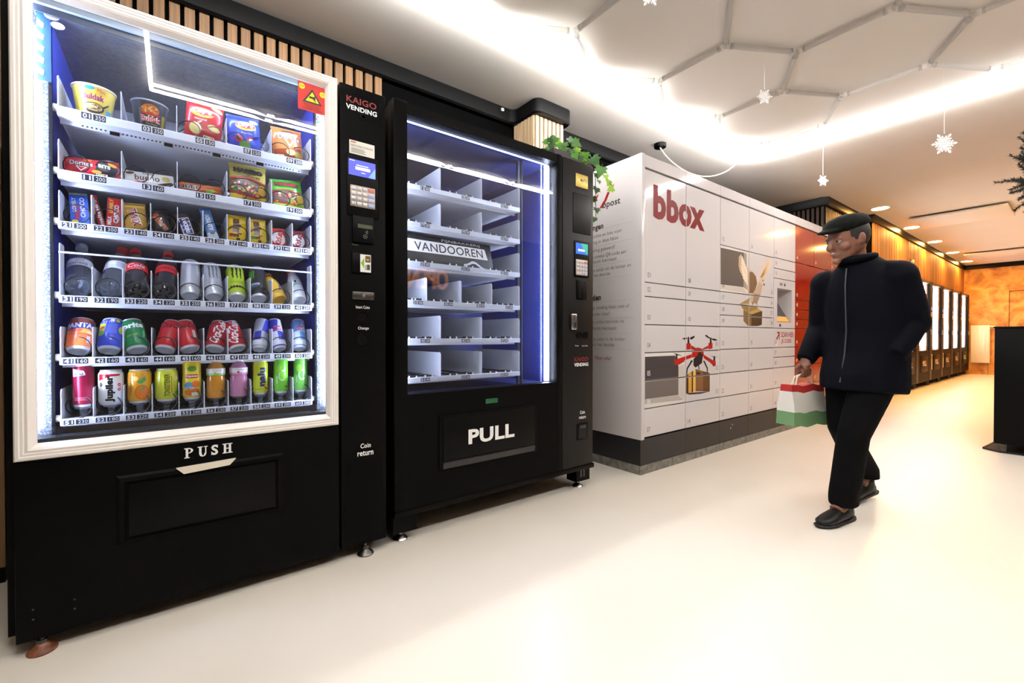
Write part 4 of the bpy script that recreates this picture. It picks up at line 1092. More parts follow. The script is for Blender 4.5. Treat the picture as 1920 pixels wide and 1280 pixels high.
# ================================================================ ROW OF LIT MACHINES AT THE FAR END
FW = 1.075
LEDF = M((255, 250, 242), .5, emit=LED_FAR, key='white_led'); LIN = M((206, 210, 220), .35, key='pale_liner')
def far_machine():
    t = thing('lit_vending_machine', 'x', 'vending machine', (-2.3, 0, 0), group='lit machines along the oak wall')
    o = t.location; X = lambda v: v - o.x
    def bld(bb, name, parent=t): bb.v = [(p[0] - o.x, p[1], p[2]) for p in bb.v]; return link(name, bb.mesh(name), parent)
    s_ = B(); s_.box(-2.75, -1.90, 0.004, .045, .09, 1.99, BLACK); s_.box(-2.75, -1.90, .86, FW - .006, .09, 1.99, BLACK); s_.box(-2.75, -1.90, .045, .86, 1.955, 1.99, BLACK); s_.box(-2.75, -1.90, .045, .86, .09, .66, BLACK); s_.box(-2.75, -2.70, .045, .86, .66, 1.955, BLACK); bld(s_, 'cabinet')
    bld(B().box(-2.70, -2.69, .045, .86, .66, 1.955, LIN), 'back_liner'); bld(B().box(-2.69, -1.93, .045, .051, .66, 1.955, LIN), 'side_liner'); bld(B().box(-2.69, -1.93, .854, .86, .66, 1.955, LIN), 'side_liner')
    f_ = B(); f_.box(-1.90, -1.868, .004, .045, .10, 1.99, BLACK); f_.box(-1.90, -1.868, .86, .89, .10, 1.99, BLACK); f_.box(-1.90, -1.868, .045, .86, 1.94, 1.985, M((70, 60, 50), .4, key='bronze_trim')); f_.box(-1.90, -1.868, .045, .86, .10, .675, BLACK); bld(f_, 'door_frame')
    bld(B().box(-1.888, -1.884, .045, .86, .675, 1.94, PANE), 'glass')
    for y_ in (.058, .82, .846): bld(B().tube([(-1.925, y_, .69), (-1.925, y_, 1.93)], .009, LEDF, 8), 'led_tube')
    bld(B().tube([(-1.93, .06, 1.935), (-1.93, .85, 1.935)], .006, LEDF, 8), 'led_tube')
    for k in range(5):
        sh_ = B().box(-2.6, -1.98, .06, .80, .76 + .22 * k, .765 + .22 * k, TRAYW); sh_.box(-1.984, -1.972, .06, .80, .752 + .22 * k, .780 + .22 * k, TRAYW); bld(sh_, 'shelf')
    bld(B().rbox(-1.868, -1.862, .16, .76, .28, .58, BLACK2, .004), 'pull_hatch'); 
    g_ = B(); g_.box(-1.868, -1.864, .2, .72, .615, .622, BLACK2); g_.box(-1.868, -1.864, .2, .72, .21, .217, BLACK2); bld(g_, 'hatch_seam')
    p_ = Print(); p_.text('PULL', .46, .44, .30, .10, M((222, 196, 160), .5, key='warm_white_ink'), bold=.04); q_ = B(); p_.put(q_, onX(-1.862)); bld(q_, 'pull_lettering')
    bld(B().rbox(-1.90, -1.866, .892, FW - .008, .10, 1.985, M((12, 11, 11), .45, spec=.2, key='charcoal_door'), .004), 'control_door')
    bld(B().rbox(-1.866, -1.861, .92, 1.04, 1.30, 1.52, BLACK2, .004), 'control_panel')
    bld(B().box(-1.861, -1.860, .935, 1.025, 1.44, 1.505, M((80, 110, 200), .3, emit=.5, key='small_screen')), 'screen'); bld(B().box(-1.861, -1.859, .935, 1.025, 1.32, 1.41, M((190, 178, 160), .4, key='keypad_far')), 'keypad')
    bld(B().rbox(-1.866, -1.850, .905, .945, .98, 1.07, CHROME, .006), 'lock_handle')
    for (x_, y_) in ((-1.93, .06), (-1.93, 1.0), (-2.68, .06), (-2.68, 1.0)):
        l_ = B(); l_.lathe([(.03, 0), (.03, .006), (.012, .02), (.010, .09)], DARKST, 12, (x_, y_, 0)); bld(l_, 'foot')
    return t
ord_ = ['nearest of the row, hidden behind the walking person', 'second of the row, mostly behind the walking person', 'third of the row, just right of the walking person', 'fourth of the row along the oak wall', 'fifth of the row along the oak wall', 'sixth of the row along the oak wall', 'seventh of the row along the oak wall', 'last of the row, in the corner by the radiator']
fm = None
for i in range(8):
    l = 'black machine with glaring white window, ' + ord_[i]
    loc = (-2.3, 7.36 + FW * i, 0)
    if fm is None:
        fm = far_machine(); fm.location = loc; fm['label'] = l
    else: copy_thing(fm, loc, l)
# pale cards stuck low on two machines
for y_, l in ((11.64, 'pale upright card low on the column of the fourth lit machine'), (12.72, 'pale upright card low on the column of the fifth lit machine')):
    t = thing('notice_card', l, 'card', (-1.861, y_, .30), group='cards on the far machines')
    B().box(0, .002, -.03, .03, 0, .30, M((226, 206, 170), .6, key='card_cream')).build('card', t, (0, 0, 0)); B().box(.002, .0026, -.02, .02, .2, .27, M((150, 120, 90), .6, key='card_print')).build('print', t, (0, 0, 0))
# small dark sign on the cladding
t = thing('wall_sign', 'small dark sign with a pale emblem on the oak cladding', 'sign', (-1.968, 10.42, 2.05))
B().rbox(0, .008, 0, .30, 0, .28, M((26, 24, 24), .4, key='sign_dark'), .003).build('board', t, (0, 0, 0))
p_ = Print(); [p_.ell(.15 + dx, .225 + dz, .05, .022, M((196, 180, 150), .5, key='sign_pale')) for dx, dz in ((-.04, 0), (.03, 0), (0, .015))]; [p_.rect(.08, .05 + .04 * k, .22 - .02 * (k % 2), .06 + .04 * k, M((90, 82, 72), .5, key='sign_mid')) for k in range(3)]
q_ = B(); p_.put(q_, onX(.008)); q_.build('emblem', t, (0, 0, 0))
# panel radiator on the gold wall
RADM = M((232, 222, 204), .4, key='radiator_enamel')
t = thing('radiator', 'cream panel radiator on the gold plaster wall', 'radiator', (-1.66, YF - .001, .29))
rd_ = B(); rd_.rbox(-.17, .16, -.10, -.04, 0, .92, RADM, .006); rd_.build('panel', t, (0, 0, 0))
fin = B().rbox(-.007, .007, -.108, -.098, .03, .885, RADM, .003).mesh('rib')
for k in range(11): link('rib', fin, t, (-.15 + .0295 * k, 0, 0))
B().box(-.17, .16, -.10, -.03, .92, .932, RADM).build('grille', t, (0, 0, 0))
vb = B(); vb.lathe([(.016, 0), (.018, .03), (.016, .08), (0, .085)], WHITE, 14, (.16, -.07, .90), 'x'); vb.build('thermostat', t, (0, 0, 0))
pb = B(); pb.tube([(.13, -.07, 0), (.13, -.07, -.29)], .008, CHROME, 8); pb.build('pipe', t, (0, 0, 0))
B().box(-.1, .1, -.04, 0, .3, .34, DARKST).build('bracket', t, (0, 0, 0))
# black counter on steel feet
t = thing('counter', 'matt black counter on steel feet at the right edge', 'counter', (.1, 5.6, 0))
B().rbox(-.47, .75, 5.25, 5.95, .075, 1.0, M((4, 4, 4), .5, spec=.08, key='counter_black'), .004).build('body', t); B().rbox(-.476, .756, 5.244, 5.956, 1.0, 1.014, M((4, 4, 4), .45, spec=.1, key='counter_top'), .004).build('top', t)
for (x_, y_) in ((-.415, 5.30), (.70, 5.30), (-.415, 5.90), (.70, 5.90)):
    l_ = B(); l_.lathe([(.036, 0), (.036, .006), (.022, .008), (.022, .075)], DARKST, 18, (x_, y_, 0)); l_.build('foot', t)
t = thing('floor_mat', 'thin black mat under the edge of the black counter', 'mat', (-.1, 5.45, 0))
mb = B(); mb.prism([(-.53, 5.34), (-.44, 5.27), (.6, 5.27), (.6, 5.9), (-.48, 5.9)], 2, 0.001, .012, M((12, 12, 12), .8, noise=(40, .3, (1, 1, 1)), key='mat_rubber')); mb.build('mat', t)
mb = B(); mb.prism([(-.54, 5.345), (-.53, 5.34), (-.48, 5.9), (-.49, 5.9)], 2, .001, .016, BLACK2); mb.build('edge_strip', t)
# amber OPEN sign on the wall behind the viewer; it mirrors faintly in the machine glass
t = thing('open_sign', 'amber glowing sign behind the viewer, mirrored in the machine window', 'sign', (XR, 3.28, 1.66))
B().rbox(-.02, -.001, -.42, .42, 0, .42, BLACK2, .005).build('board', t, (0, 0, 0))
p_ = Print(); p_.text('OPEN', 0, .21, .7, .33, M((255, 150, 40), .5, emit=1.5, key='amber_neon'), bold=.01)
q_ = B(); p_.put(q_, lambda u, v, l: (-.02 - l, -u, v)); q_.build('lettering', t, (0, 0, 0))
# ================================================================ GOODS IN THE SNACK MACHINE
ALU = M((224, 226, 230), 0.3, metal=.35, key='can_aluminium')
def c_(*rgb, r=.3): return M(rgb, r, coat=.3, key='print')
def slot10(i): return TY0 + PW * (i + .5)
def slot5(i): return TY0 + PW * (2 * i + 1)

def can(name, label, loc, col, art, r=.033, h=.115, lean=0, roll=0, turn=0, cat='can', group=None):
    """drinks can: printed body, silver base and silver lid"""
    t = thing(name, label, cat, loc, (radians(roll), radians(-lean), radians(turn)), group)
    n = 28
    B().lathe([(r * .90, .008), (r, .014), (r, h - .014), (r * .83, h - .003)], col, n).build('body', t, (0, 0, 0))
    bs = B().lathe([(0, .007), (r * .5, .0045), (r * .70, .0015), (r * .76, 0), (r * .82, .0008), (r * .92, .008)], ALU, n); bs.build('base', t, (0, 0, 0))
    B().lathe([(r * .83, h - .003), (r * .86, h), (r * .82, h), (r * .79, h - .003), (0, h - .003)], ALU, n).build('lid', t, (0, 0, 0))
    if art:
        bb = B(); art.put(bb, lambda u, v, l: ((r + l) * cos(u / r), (r + l) * sin(u / r), v), .0001, .0003, r * .25)
        bb.build('printed_label', t, (0, 0, 0))
    return t

def bag(name, label, loc, w, h, d, col, art, lean=0, roll=0, turn=0, cat='snack bag', group=None, crimp=.06, seal=True, ex=.6):
    """pillow pack with flat crimped ends; art is laid on its bulging front"""
    t = thing(name, label, cat, loc, (radians(roll), radians(-lean), radians(turn)), group)
    def bulge(u, v):
        s = max(0, 1 - abs(2 * u / w) ** 2.6) ** ex
        q = v / h
        if q < crimp or q > 1 - crimp: return .0008
        q = (q - crimp) / (1 - 2 * crimp)
        return .0008 + d * .5 * s * max(0, 1 - abs(2 * q - 1) ** 3) ** .55 * (1 + .05 * sin(60 * u + 7 * q) * sin(9 * q))
    nu, nv = 15, 18
    bb = B()
    for sgn in (1, -1):
        vs = []
        for j in range(nv + 1):
            for i in range(nu + 1):
                u = w * (i / nu - .5); v = h * j / nv
                if i in (0, nu) and crimp * h < v < h * (1 - crimp): u *= .965
                vs.append((sgn * bulge(u, v) * (1 if sgn > 0 else .8), u, v))
        fs = []
        for j in range(nv):
            for i in range(nu):
                a = j * (nu + 1) + i
                q = (a, a + 1, a + nu + 2, a + nu + 1)
                fs.append(q if sgn > 0 else q[::-1])
        bb.add(vs, fs, col, True)
    bb.build('wrapper', t, (0, 0, 0))
    if seal:
        sb = B()
        for z0 in (0, h * (1 - crimp)):
            for k in range(3): sb.box(-.0012, .0014, -w / 2, w / 2, z0 + h * crimp * (.15 + .28 * k), z0 + h * crimp * (.27 + .28 * k), col)
        sb.build('crimped_seal', t, (0, 0, 0))
    if art:
        ab = B(); art.put(ab, lambda u, v, l: (bulge(u, v) + l, u, v), .00012, .0007, .008); ab.build('printed_label', t, (0, 0, 0))
    return t

def cup(name, label, loc, col, rim, art, rb=.040, rt=.054, h=.102, turn=0):
    t = thing(name, label, 'noodle cup', loc, (0, 0, radians(turn)))
    rr = lambda v: rb + (rt - rb) * v / h
    B().lathe([(0, .004), (rb * .9, .004), (rb * .93, 0), (rb, .001), (rt, h - .004)], col, 32).build('body', t, (0, 0, 0))
    B().lathe([(rt, h - .006), (rt + .003, h - .004), (rt + .003, h), (rt - .002, h + .001), (rt - .004, h - .001)], rim, 32).build('rim', t, (0, 0, 0))
    B().lathe([(rt - .003, h - .0005), (0, h + .0005)], M((214, 210, 200), .4, key='foil_lid'), 32).build('lid', t, (0, 0, 0))
    ab = B(); art.put(ab, lambda u, v, l: ((rr(v) + l) * cos(u / .047), (rr(v) + l) * sin(u / .047), v), .0001, .0004, .01); ab.build('printed_label', t, (0, 0, 0))
    return t

def bottle(name, label, loc, prof, mat, cap, art, artr, lean=0, roll=0, liquid=None, turn=0, capz=None, petals=False):
    """bottle turned from its profile, screw cap, label sleeve and drink inside"""
    t = thing(name, label, 'bottle', loc, (radians(roll), radians(-lean), radians(turn)))
    B().lathe(prof, mat, 28).build('body', t, (0, 0, 0))
    rc, zc = prof[-1]
    cb = B().lathe([(rc + .0035, zc - .006), (rc + .004, zc - .004), (rc + .004, zc + .012), (rc + .003, zc + .014), (0, zc + .014)], cap, 20)
    cb.build('cap', t, (0, 0, 0))
    if liquid:
        lp = [(max(q[0] - .0018, 0), q[1] + (.0015 if i == 0 else 0)) for i, q in enumerate(prof) if q[1] < prof[-1][1] * .84]
        lp.append((0, lp[-1][1]))
        B().lathe(lp, liquid, 24).build('drink', t, (0, 0, 0))
    if petals:
        pb = B()
        for k in range(5):
            w = 2 * pi * k / 5 + .3
            pb.tube([(.010 * cos(w), .010 * sin(w), .001), (.022 * cos(w), .022 * sin(w), -.0005), (.031 * cos(w), .031 * sin(w), .008), (.0325 * cos(w), .0325 * sin(w), .022)], [.002, .004, .004, .0015], mat, 6)
        pb.build('base_lobes', t, (0, 0, 0))
    if art:
        ab = B(); art.put(ab, lambda u, v, l: ((artr + l) * cos(u / artr), (artr + l) * sin(u / artr), v), .0001, .0005, artr * .25); ab.build('printed_label', t, (0, 0, 0))
    return t

WH = c_(240, 240, 238); KK = c_(20, 18, 20); RD = c_(186, 22, 28); YL = c_(244, 206, 40); GN = c_(58, 150, 50); BL = c_(36, 70, 180)
XB = XT - .057           # where the front goods stand
# ---- top tray
a = Print()
a.rect(.030, .006, .058, .034, c_(110, 180, 214)); a.rect(.028, .006, .058, .098, c_(226, 204, 96)); a.rect(.030, .006, .056, .034, c_(110, 180, 214))
a.rect(-.0, .072, .03, .098, c_(236, 190, 60)); a.ell(-.012, .090, .012, .006, c_(60, 160, 190)); a.text('Mini', .014, .086, .018, .012, c_(120, 40, 130), slope=-.15)
a.text('Buldak', -.004, .064, .052, .019, c_(158, 36, 128), bold=.03)
a.ell(-.004, .030, .028, .017, c_(60, 48, 56)); a.ell(-.004, .032, .023, .012, c_(216, 196, 130)); a.rect(-.034, .001, .022, .012, c_(34, 34, 70))
for k in range(12): a.ell(-.004 + .015 * cos(k * 2.4), .032 + .007 * sin(k * 1.9), .004, .0025, (c_(170, 140, 90), c_(230, 220, 170), c_(120, 90, 60))[k % 3])
a.poly([(.016, .036), (.034, .052), (.037, .049), (.02, .033)], c_(60, 44, 40))
cup('noodle_cup', 'yellow instant noodle cup at the left of the top tray', (XB - .02, slot5(0) + .004, TR[0][1]), c_(238, 212, 84), c_(236, 226, 190), a, turn=8)
a = Print(); a.rect(.035, .004, .05, .06, c_(170, 150, 40)); a.rect(-.036, .004, -.028, .07, c_(90, 90, 92))
a.ell(-.002, .066, .026, .020, c_(196, 108, 36))
for k in range(22): a.ell(-.002 + .022 * cos(k * 2.4) * (k % 5 + 1) / 5, .068 + .015 * sin(k * 1.7) * (k % 4 + 1) / 4, .006, .0025, (c_(226, 150, 60), c_(176, 80, 30), c_(240, 190, 110))[k % 3], 8, k)
a.rect(-.026, .05, .026, .055, c_(200, 30, 30)); a.text('Buldak', 0, .036, .058, .021, WH, bold=.10); a.text('Buldak', 0, .036, .056, .018, c_(206, 30, 46), bold=.02); a.text('Hot Chicken', .002, .020, .034, .006, c_(170, 200, 40)); a.rect(-.02, .002, .016, .012, c_(30, 32, 60))
cup('noodle_cup', 'black instant noodle cup on the top tray', (XB - .02, slot5(1) + .0, TR[0][1]), c_(44, 48, 56), c_(150, 156, 164), a, .038, .050, .10, 6)
def chips(base, name_, dark):
    a = Print(); a.poly([(-.055, .01), (.055, .01), (.055, .06), (-.055, .075)], dark)
    return a
a = chips(None, '', c_(160, 14, 20)); a.ell(-.008, .112, .036, .020, c_(250, 214, 60)); a.poly([(-.04, .112), (-.008, .099), (.026, .108), (.03, .12), (-.008, .115), (-.038, .124)], RD); a.text("Lay's", -.008, .115, .056, .024, WH, bold=.03)
a.text('Naturel', -.012, .084, .036, .008, WH); a.ell(-.026, .046, .018, .022, c_(226, 206, 130), rot=.3); a.ell(.030, .06, .020, .012, c_(236, 216, 120), rot=-.2); a.ell(.03, .06, .013, .007, c_(246, 236, 170), rot=-.2); a.ell(.036, .142, .020, .010, c_(238, 220, 130), rot=-.4)
a.rect(.0, .012, .034, .026, WH)
for k in range(5): a.rect(.002 + .006 * k, .014, .007 + .006 * k, .024, (c_(20, 120, 60), c_(120, 190, 60), YL, c_(236, 140, 40), c_(210, 60, 40))[k])
bag('crisps_bag', 'red bag of salted crisps on the top tray', (XB - .01, slot5(2) + .005, TR[0][1]), .118, .165, .05, c_(178, 20, 26), a, 8, -4)
a = chips(None, '', c_(28, 46, 160)); a.ell(.004, .100, .034, .019, c_(250, 214, 60)); a.poly([(-.03, .1), (.004, .088), (.036, .096), (.038, .108), (.004, .103), (-.03, .112)], RD); a.text("Lay's", .004, .103, .050, .022, WH, bold=.03)
a.text('Paprika', .006, .070, .036, .008, WH); a.ell(.034, .125, .016, .009, c_(240, 214, 110)); a.ell(-.022, .046, .014, .014, RD); a.ell(-.022, .046, .008, .008, KK); a.ell(.018, .044, .013, .013, RD); a.ell(.018, .044, .007, .007, c_(240, 240, 230)); a.ell(.0, .024, .022, .014, c_(96, 160, 40)); a.rect(.018, .008, .046, .022, WH)
for k in range(4): a.rect(.020 + .006 * k, .010, .025 + .006 * k, .020, (c_(20, 120, 60), YL, c_(236, 140, 40), c_(210, 60, 40))[k])
a.poly([(.01, .04), (.05, .058), (.05, .012), (.02, .012)], c_(60, 90, 210))
bag('crisps_bag', 'blue bag of paprika crisps on the top tray', (XB - .01, slot5(3) - .004, TR[0][1]), .112, .150, .05, c_(44, 72, 196), a, 8, 3)
a = Print(); a.poly([(-.052, .01), (.052, .01), (.052, .06), (-.052, .04)], c_(150, 62, 20)); a.poly([(-.03, .118), (.04, .118), (.005, .055)], WH); a.poly([(-.022, .113), (.032, .113), (.005, .065)], c_(200, 120, 46)); a.text('Doritos', .004, .096, .080, .022, KK, bold=.10, slope=-.05); a.text('Doritos', .004, .096, .078, .019, WH, bold=.02, slope=-.05)
a.poly([(-.03, .118), (.0, .14), (.03, .118)], c_(120, 80, 40)); a.ell(.008, .036, .018, .012, c_(236, 190, 120)); a.ell(.036, .028, .014, .016, c_(170, 150, 60)); a.rect(-.044, .008, -.018, .022, WH); a.rect(-.042, .010, -.03, .02, c_(60, 140, 60)); a.rect(-.03, .010, -.02, .02, c_(220, 80, 50))
bag('tortilla_chips_bag', 'orange-brown bag of tortilla chips at the right of the top tray', (XB - .01, slot5(4) + .0, TR[0][1]), .115, .145, .05, c_(206, 122, 52), a, 8, 2)
# ---- second tray
a = Print(); a.poly([(.0, .0), (.068, .0), (.068, .03), (.05, .07), (.018, .07)], KK); a.poly([(.05, .0), (.068, .0), (.068, .05)], c_(190, 40, 30)); a.text('Doritos', -.026, .046, .056, .017, KK, bold=.1, slope=-.1); a.text('Doritos', -.026, .046, .055, .015, WH, bold=.02, slope=-.1); a.poly([(-.04, .036), (-.012, .033), (-.028, .018)], WH); a.poly([(-.036, .034), (-.016, .032), (-.028, .022)], c_(190, 24, 30))
a.text('BITS', .030, .042, .030, .013, WH, bold=.05, slope=-.12); a.ell(.010, .02, .012, .006, c_(226, 140, 40)); a.ell(.05, .052, .012, .006, c_(236, 160, 50), rot=-.4); a.ell(-.01, .060, .010, .005, c_(226, 130, 40)); a.rect(.008, .006, .036, .015, WH)
for k in range(4): a.rect(.009 + .006 * k, .007, .0145 + .006 * k, .014, (c_(20, 120, 60), c_(120, 190, 60), YL, c_(226, 90, 40))[k])
bag('corn_snack_pack', 'wide red and black corn snack pack on the second tray', (XB - .01, slot5(0) + .002, TR[1][1]), .138, .072, .036, c_(176, 22, 34), a, 12, 4, crimp=.05)
a = Print(); a.poly([(-.07, .0), (.07, .0), (.07, .013), (.02, .006), (-.03, .018), (-.07, .01)], c_(206, 30, 36)); a.text('Kinder', -.002, .049, .030, .008, c_(30, 20, 24), bold=.02); a.text('bueno', -.006, .032, .068, .021, c_(96, 40, 20), bold=.02); a.ell(.046, .036, .012, .010, c_(230, 200, 110)); a.poly([(.02, .012), (.062, .028), (.066, .02), (.026, .004)], c_(80, 42, 22)); a.ell(-.052, .048, .012, .006, c_(90, 50, 30))
bag('chocolate_bar_pack', 'white wide wafer chocolate pack on the second tray', (XB - .01, slot5(1) + .0, TR[1][1]), .142, .06, .03, WH, a, 14, 3, crimp=.04, cat='chocolate bar')
a = Print(); a.rect(-.064, .002, .064, .02, c_(150, 70, 24)); a.text('BiFi', -.034, .028, .046, .019, KK, bold=.12); a.text('BiFi', -.034, .028, .044, .016, WH, bold=.06); a.text('BiFi', -.034, .028, .043, .014, KK, bold=.03); a.ell(.024, .016, .011, .007, c_(120, 170, 50)); a.ell(.034, .02, .008, .006, c_(140, 186, 60)); a.rect(.0, .034, .06, .038, c_(226, 150, 80))
bag('salami_snack', 'low orange salami snack pack on the second tray', (XB - .01, slot5(2) + .0, TR[1][1]), .132, .048, .03, c_(208, 104, 34), a, 8, 2, crimp=.05, cat='snack')
def gummy(base, light, title, sub, tcol, w, h):
    a = Print(); a.poly([(-w * .48, h * .08), (w * .48, h * .08), (w * .48, h * .5), (0, h * .6), (-w * .48, h * .56)], c_(110, 84, 76))
    G = [c_(200, 40, 40), c_(230, 190, 40), c_(90, 160, 60), c_(226, 130, 50), c_(230, 220, 200), c_(150, 90, 90)]
    for k in range(34): a.ell(w * .42 * (RND.random() * 2 - 1), h * (.17 + .34 * RND.random()), .006, .0045, G[k % 6], 8, RND.random() * 3)
    a.poly([(-w * .48, h * .56), (0, h * .60), (w * .48, h * .5), (w * .48, h * .53), (0, h * .635), (-w * .48, h * .595)], c_(200, 30, 40))
    a.poly([(-w * .48, h * .2), (w * .2, h * .12), (w * .48, h * .2), (w * .48, h * .08), (-w * .48, h * .08)], light)
    a.poly([(-w * .48, h * .24), (w * .2, h * .16), (w * .2, h * .13), (-w * .48, h * .21)], c_(200, 30, 40))
    a.ell(w * .36, h * .33, .014, .018, c_(222, 180, 40)); a.ell(w * .36, h * .43, .009, .009, c_(232, 196, 60)); a.ell(w * .345, h * .44, .002, .002, KK)
    a.text(title, 0, h * .79, w * .78, h * .13, KK, bold=.12, slope=-.03); a.text(title, 0, h * .79, w * .76, h * .11, tcol, bold=.05, slope=-.03)
    if sub: a.text(sub[0], .0, h * .665, w * .62, h * .065, c_(40, 40, 60), bold=.03, slope=-.03); a.text(sub[1], .01, h * .115, w * .5, h * .055, KK, slope=-.03)
    return a
bag('gummy_bears_bag', 'gold bag of gummy bears on the second tray', (XB - .01, slot5(3) + .004, TR[1][1]), .128, .160, .036, c_(196, 178, 74), gummy(None, c_(226, 196, 70), 'HARIBO', ("Goudberen", "Oursons d'Or"), KK, .128, .160), 8, 0, cat='sweets bag')
bag('gummy_sweets_bag', 'green bag of gummy sweets on the second tray', (XB - .01, slot5(4) + .004, TR[1][1]), .120, .132, .036, c_(84, 186, 58), gummy(None, c_(180, 214, 70), 'HARIBO', None, c_(190, 30, 40), .120, .132), 10, 6, cat='sweets bag')
# ---- third tray
ZB = TR[2][1]
def block(name, label, loc, w, h, d, col, art, lean=10, roll=0, turn=0):
    t = thing(name, label, 'chocolate bar', loc, (radians(roll), radians(-lean), radians(turn)))
    B().rbox(-d, 0, -w / 2, w / 2, 0, h, col, .003).build('wrapper', t, (0, 0, 0))
    bb = B(); art.put(bb, lambda u, v, l: (l, u, v)); bb.build('printed_label', t, (0, 0, 0))
    return t
a = Print(); a.rect(-.022, .110, .022, .115, c_(170, 170, 60)); a.text('MELK', -.006, .050, .05, .012, RD, 90, .04); a.text('CHOCO', .008, .066, .07, .012, WH, 90, .04); a.text('LONELY', -.012, .075, .05, .010, WH, 90, .04); a.ell(-.012, .016, .008, .006, YL)
block('chocolate_block', 'blue chocolate block with vertical lettering, left end of the third tray', (XB, slot10(0) + .008, ZB), .046, .118, .012, c_(42, 92, 196), a, 14, 5)
a = Print(); a.rect(-.022, .0, .022, .008, c_(222, 170, 60)); a.text('MELK', -.012, .032, .032, .010, WH, 90, .04); a.text('CHOCO', .004, .058, .066, .013, WH, 90, .05); a.text('LONELY', -.010, .085, .05, .010, c_(244, 206, 60), 90, .04)
block('chocolate_block', 'red chocolate block with vertical lettering on the third tray', (XB, slot10(1) + .014, ZB), .042, .116, .012, c_(206, 36, 34), a, 13, -2)
a = Print(); a.text('maltesers', 0, .058, .09, .010, WH, 90, .03)
block('chocolate_stick', 'slim dark red chocolate stick leaning beside the red block', (XB - .012, slot10(1) - .012, ZB), .018, .122, .012, c_(160, 24, 30), a, 12, 14)
a = Print(); a.text('TWIX', -.002, .050, .066, .026, WH, -78, .10); a.text('TWIX', -.002, .050, .064, .022, c_(160, 20, 40), -78, .04); a.rect(-.026, .086, .026, .094, c_(240, 200, 90))
bag('chocolate_bar', 'gold wrapped caramel chocolate bar on the third tray', (XB, slot10(2) + .0, ZB), .060, .106, .022, c_(206, 160, 56), a, 12, 4, cat='chocolate bar')
a = Print(); a.text('Mars', .0, .044, .062, .022, c_(214, 150, 90), -62, .05); a.text('Mars', .0, .0445, .060, .019, c_(170, 40, 34), -62, .0); a.poly([(-.02, .075), (.0, .085), (-.012, .066)], c_(190, 60, 40))
bag('chocolate_bar', 'black wrapped chocolate bar on the third tray', (XB, slot10(3) + .0, ZB), .050, .094, .022, c_(34, 26, 26), a, 14, 10, cat='chocolate bar')
a = Print(); a.poly([(-.016, .012), (.016, .012), (.016, .076), (-.016, .076)], WH); a.rect(-.0135, .014, .0135, .074, c_(40, 60, 150)); a.text('SNICKERS', .0, .044, .056, .013, WH, -90, .05)
bag('chocolate_bar', 'brown wrapped peanut chocolate bar on the third tray', (XB, slot10(4) + .002, ZB), .044, .094, .022, c_(70, 40, 30), a, 14, 16, cat='chocolate bar')
a = Print(); a.rect(-.018, .0, .018, .03, c_(220, 232, 244)); a.text('BOUNTY', .0, .070, .066, .015, WH, -90, .06); a.ell(0, .028, .008, .006, c_(120, 80, 50))
bag('chocolate_bar', 'tall pale blue coconut bar leaning on the third tray', (XB, slot10(5) + .002, ZB), .036, .132, .018, c_(96, 150, 214), a, 16, 13, cat='chocolate bar')
for k, (l, rl) in enumerate((('left one of two yellow peanut sweets packs on the third tray', -2), ('right one of two yellow peanut sweets packs on the third tray', 2))):
    a = Print(); a.text("m&m's", 0, .058, .074, .030, c_(90, 44, 24), -90, .08); a.ell(-.018, .028, .008, .007, (c_(180, 40, 40), c_(90, 150, 60))[k]); a.ell(-.02, .06, .006, .006, c_(220, 170, 40)); a.ell(.02, .085, .006, .005, c_(250, 240, 150)); a.text('s', .004, .014, .010, .012, c_(90, 44, 24), -90, .05)
    bag('peanut_sweets_bag', l, (XB, slot10(6 + k) + .0, ZB), .062, .112 - .004 * k, .026, YL, a, 10, rl, cat='sweets bag')
for k, (l, cc) in enumerate((('bright red wafer bar, left one of two on the third tray', (196, 30, 34)), ('dark red wafer bar at the right end of the third tray', (142, 20, 40)))):
    a = Print(); a.ell(0, .036, .024, .027, WH, 20, .3); a.text('KitKat', .0, .036, .052, .022, c_(*cc), 78, .06); a.poly([(.01, .066), (.018, .072), (.014, .058)], c_(190, 150, 90))
    bag('wafer_bar', l, (XB, slot10(8 + k) + .0, ZB), .056, .082, .016, c_(*cc), a, 10, 3, cat='chocolate bar')
# ---- fourth tray: bottles and tall cans lying back, their bases to the front
ZB = TR[3][1]
LEAN = 42
def lay(r, lean=LEAN): return r * sin(radians(lean))
PET = [(0, .004), (.020, .003), (.026, 0), (.031, .006), (.0325, .020), (.0325, .085), (.031, .092), (.0325, .10), (.0325, .145), (.028, .168), (.017, .190), (.0125, .198), (.0125, .212)]
a = Print(); a.rect(-.05, .090, .05, .125, M((214, 222, 232), .3, key='pale_label')); a.text('FONTAINE', -.002, .100, .050, .012, c_(70, 74, 86), bold=.02); a.rect(-.008, .112, .014, .124, c_(190, 196, 206)); a.ell(-.02, .112, .010, .007, WH)
bottle('water_bottle', 'clear water bottle at the left end of the fourth tray', (XB, slot10(0), ZB + lay(.031)), PET, PETW, c_(214, 220, 226), a, .0328, LEAN, 2, petals=True)
a = Print(); a.rect(-.05, .088, .05, .128, M((206, 212, 220), .3, key='pale_label2')); a.rect(-.022, .108, -.002, .124, WH); a.rect(.002, .096, .026, .122, c_(176, 182, 192)); a.rect(-.03, .092, -.012, .102, c_(230, 230, 232)); a.text('BRU', -.021, .097, .014, .007, RD)
bottle('water_bottle', 'clear water bottle with a red cap on the fourth tray', (XB, slot10(1) + .004, ZB + lay(.031)), PET, PETW, RD, a, .0328, LEAN, -6, petals=True)
COLA = M((30, 16, 16), .1, coat=.5, key='cola'); DARKP = M((28, 22, 26), .12, coat=.8, key='cola_bottle')
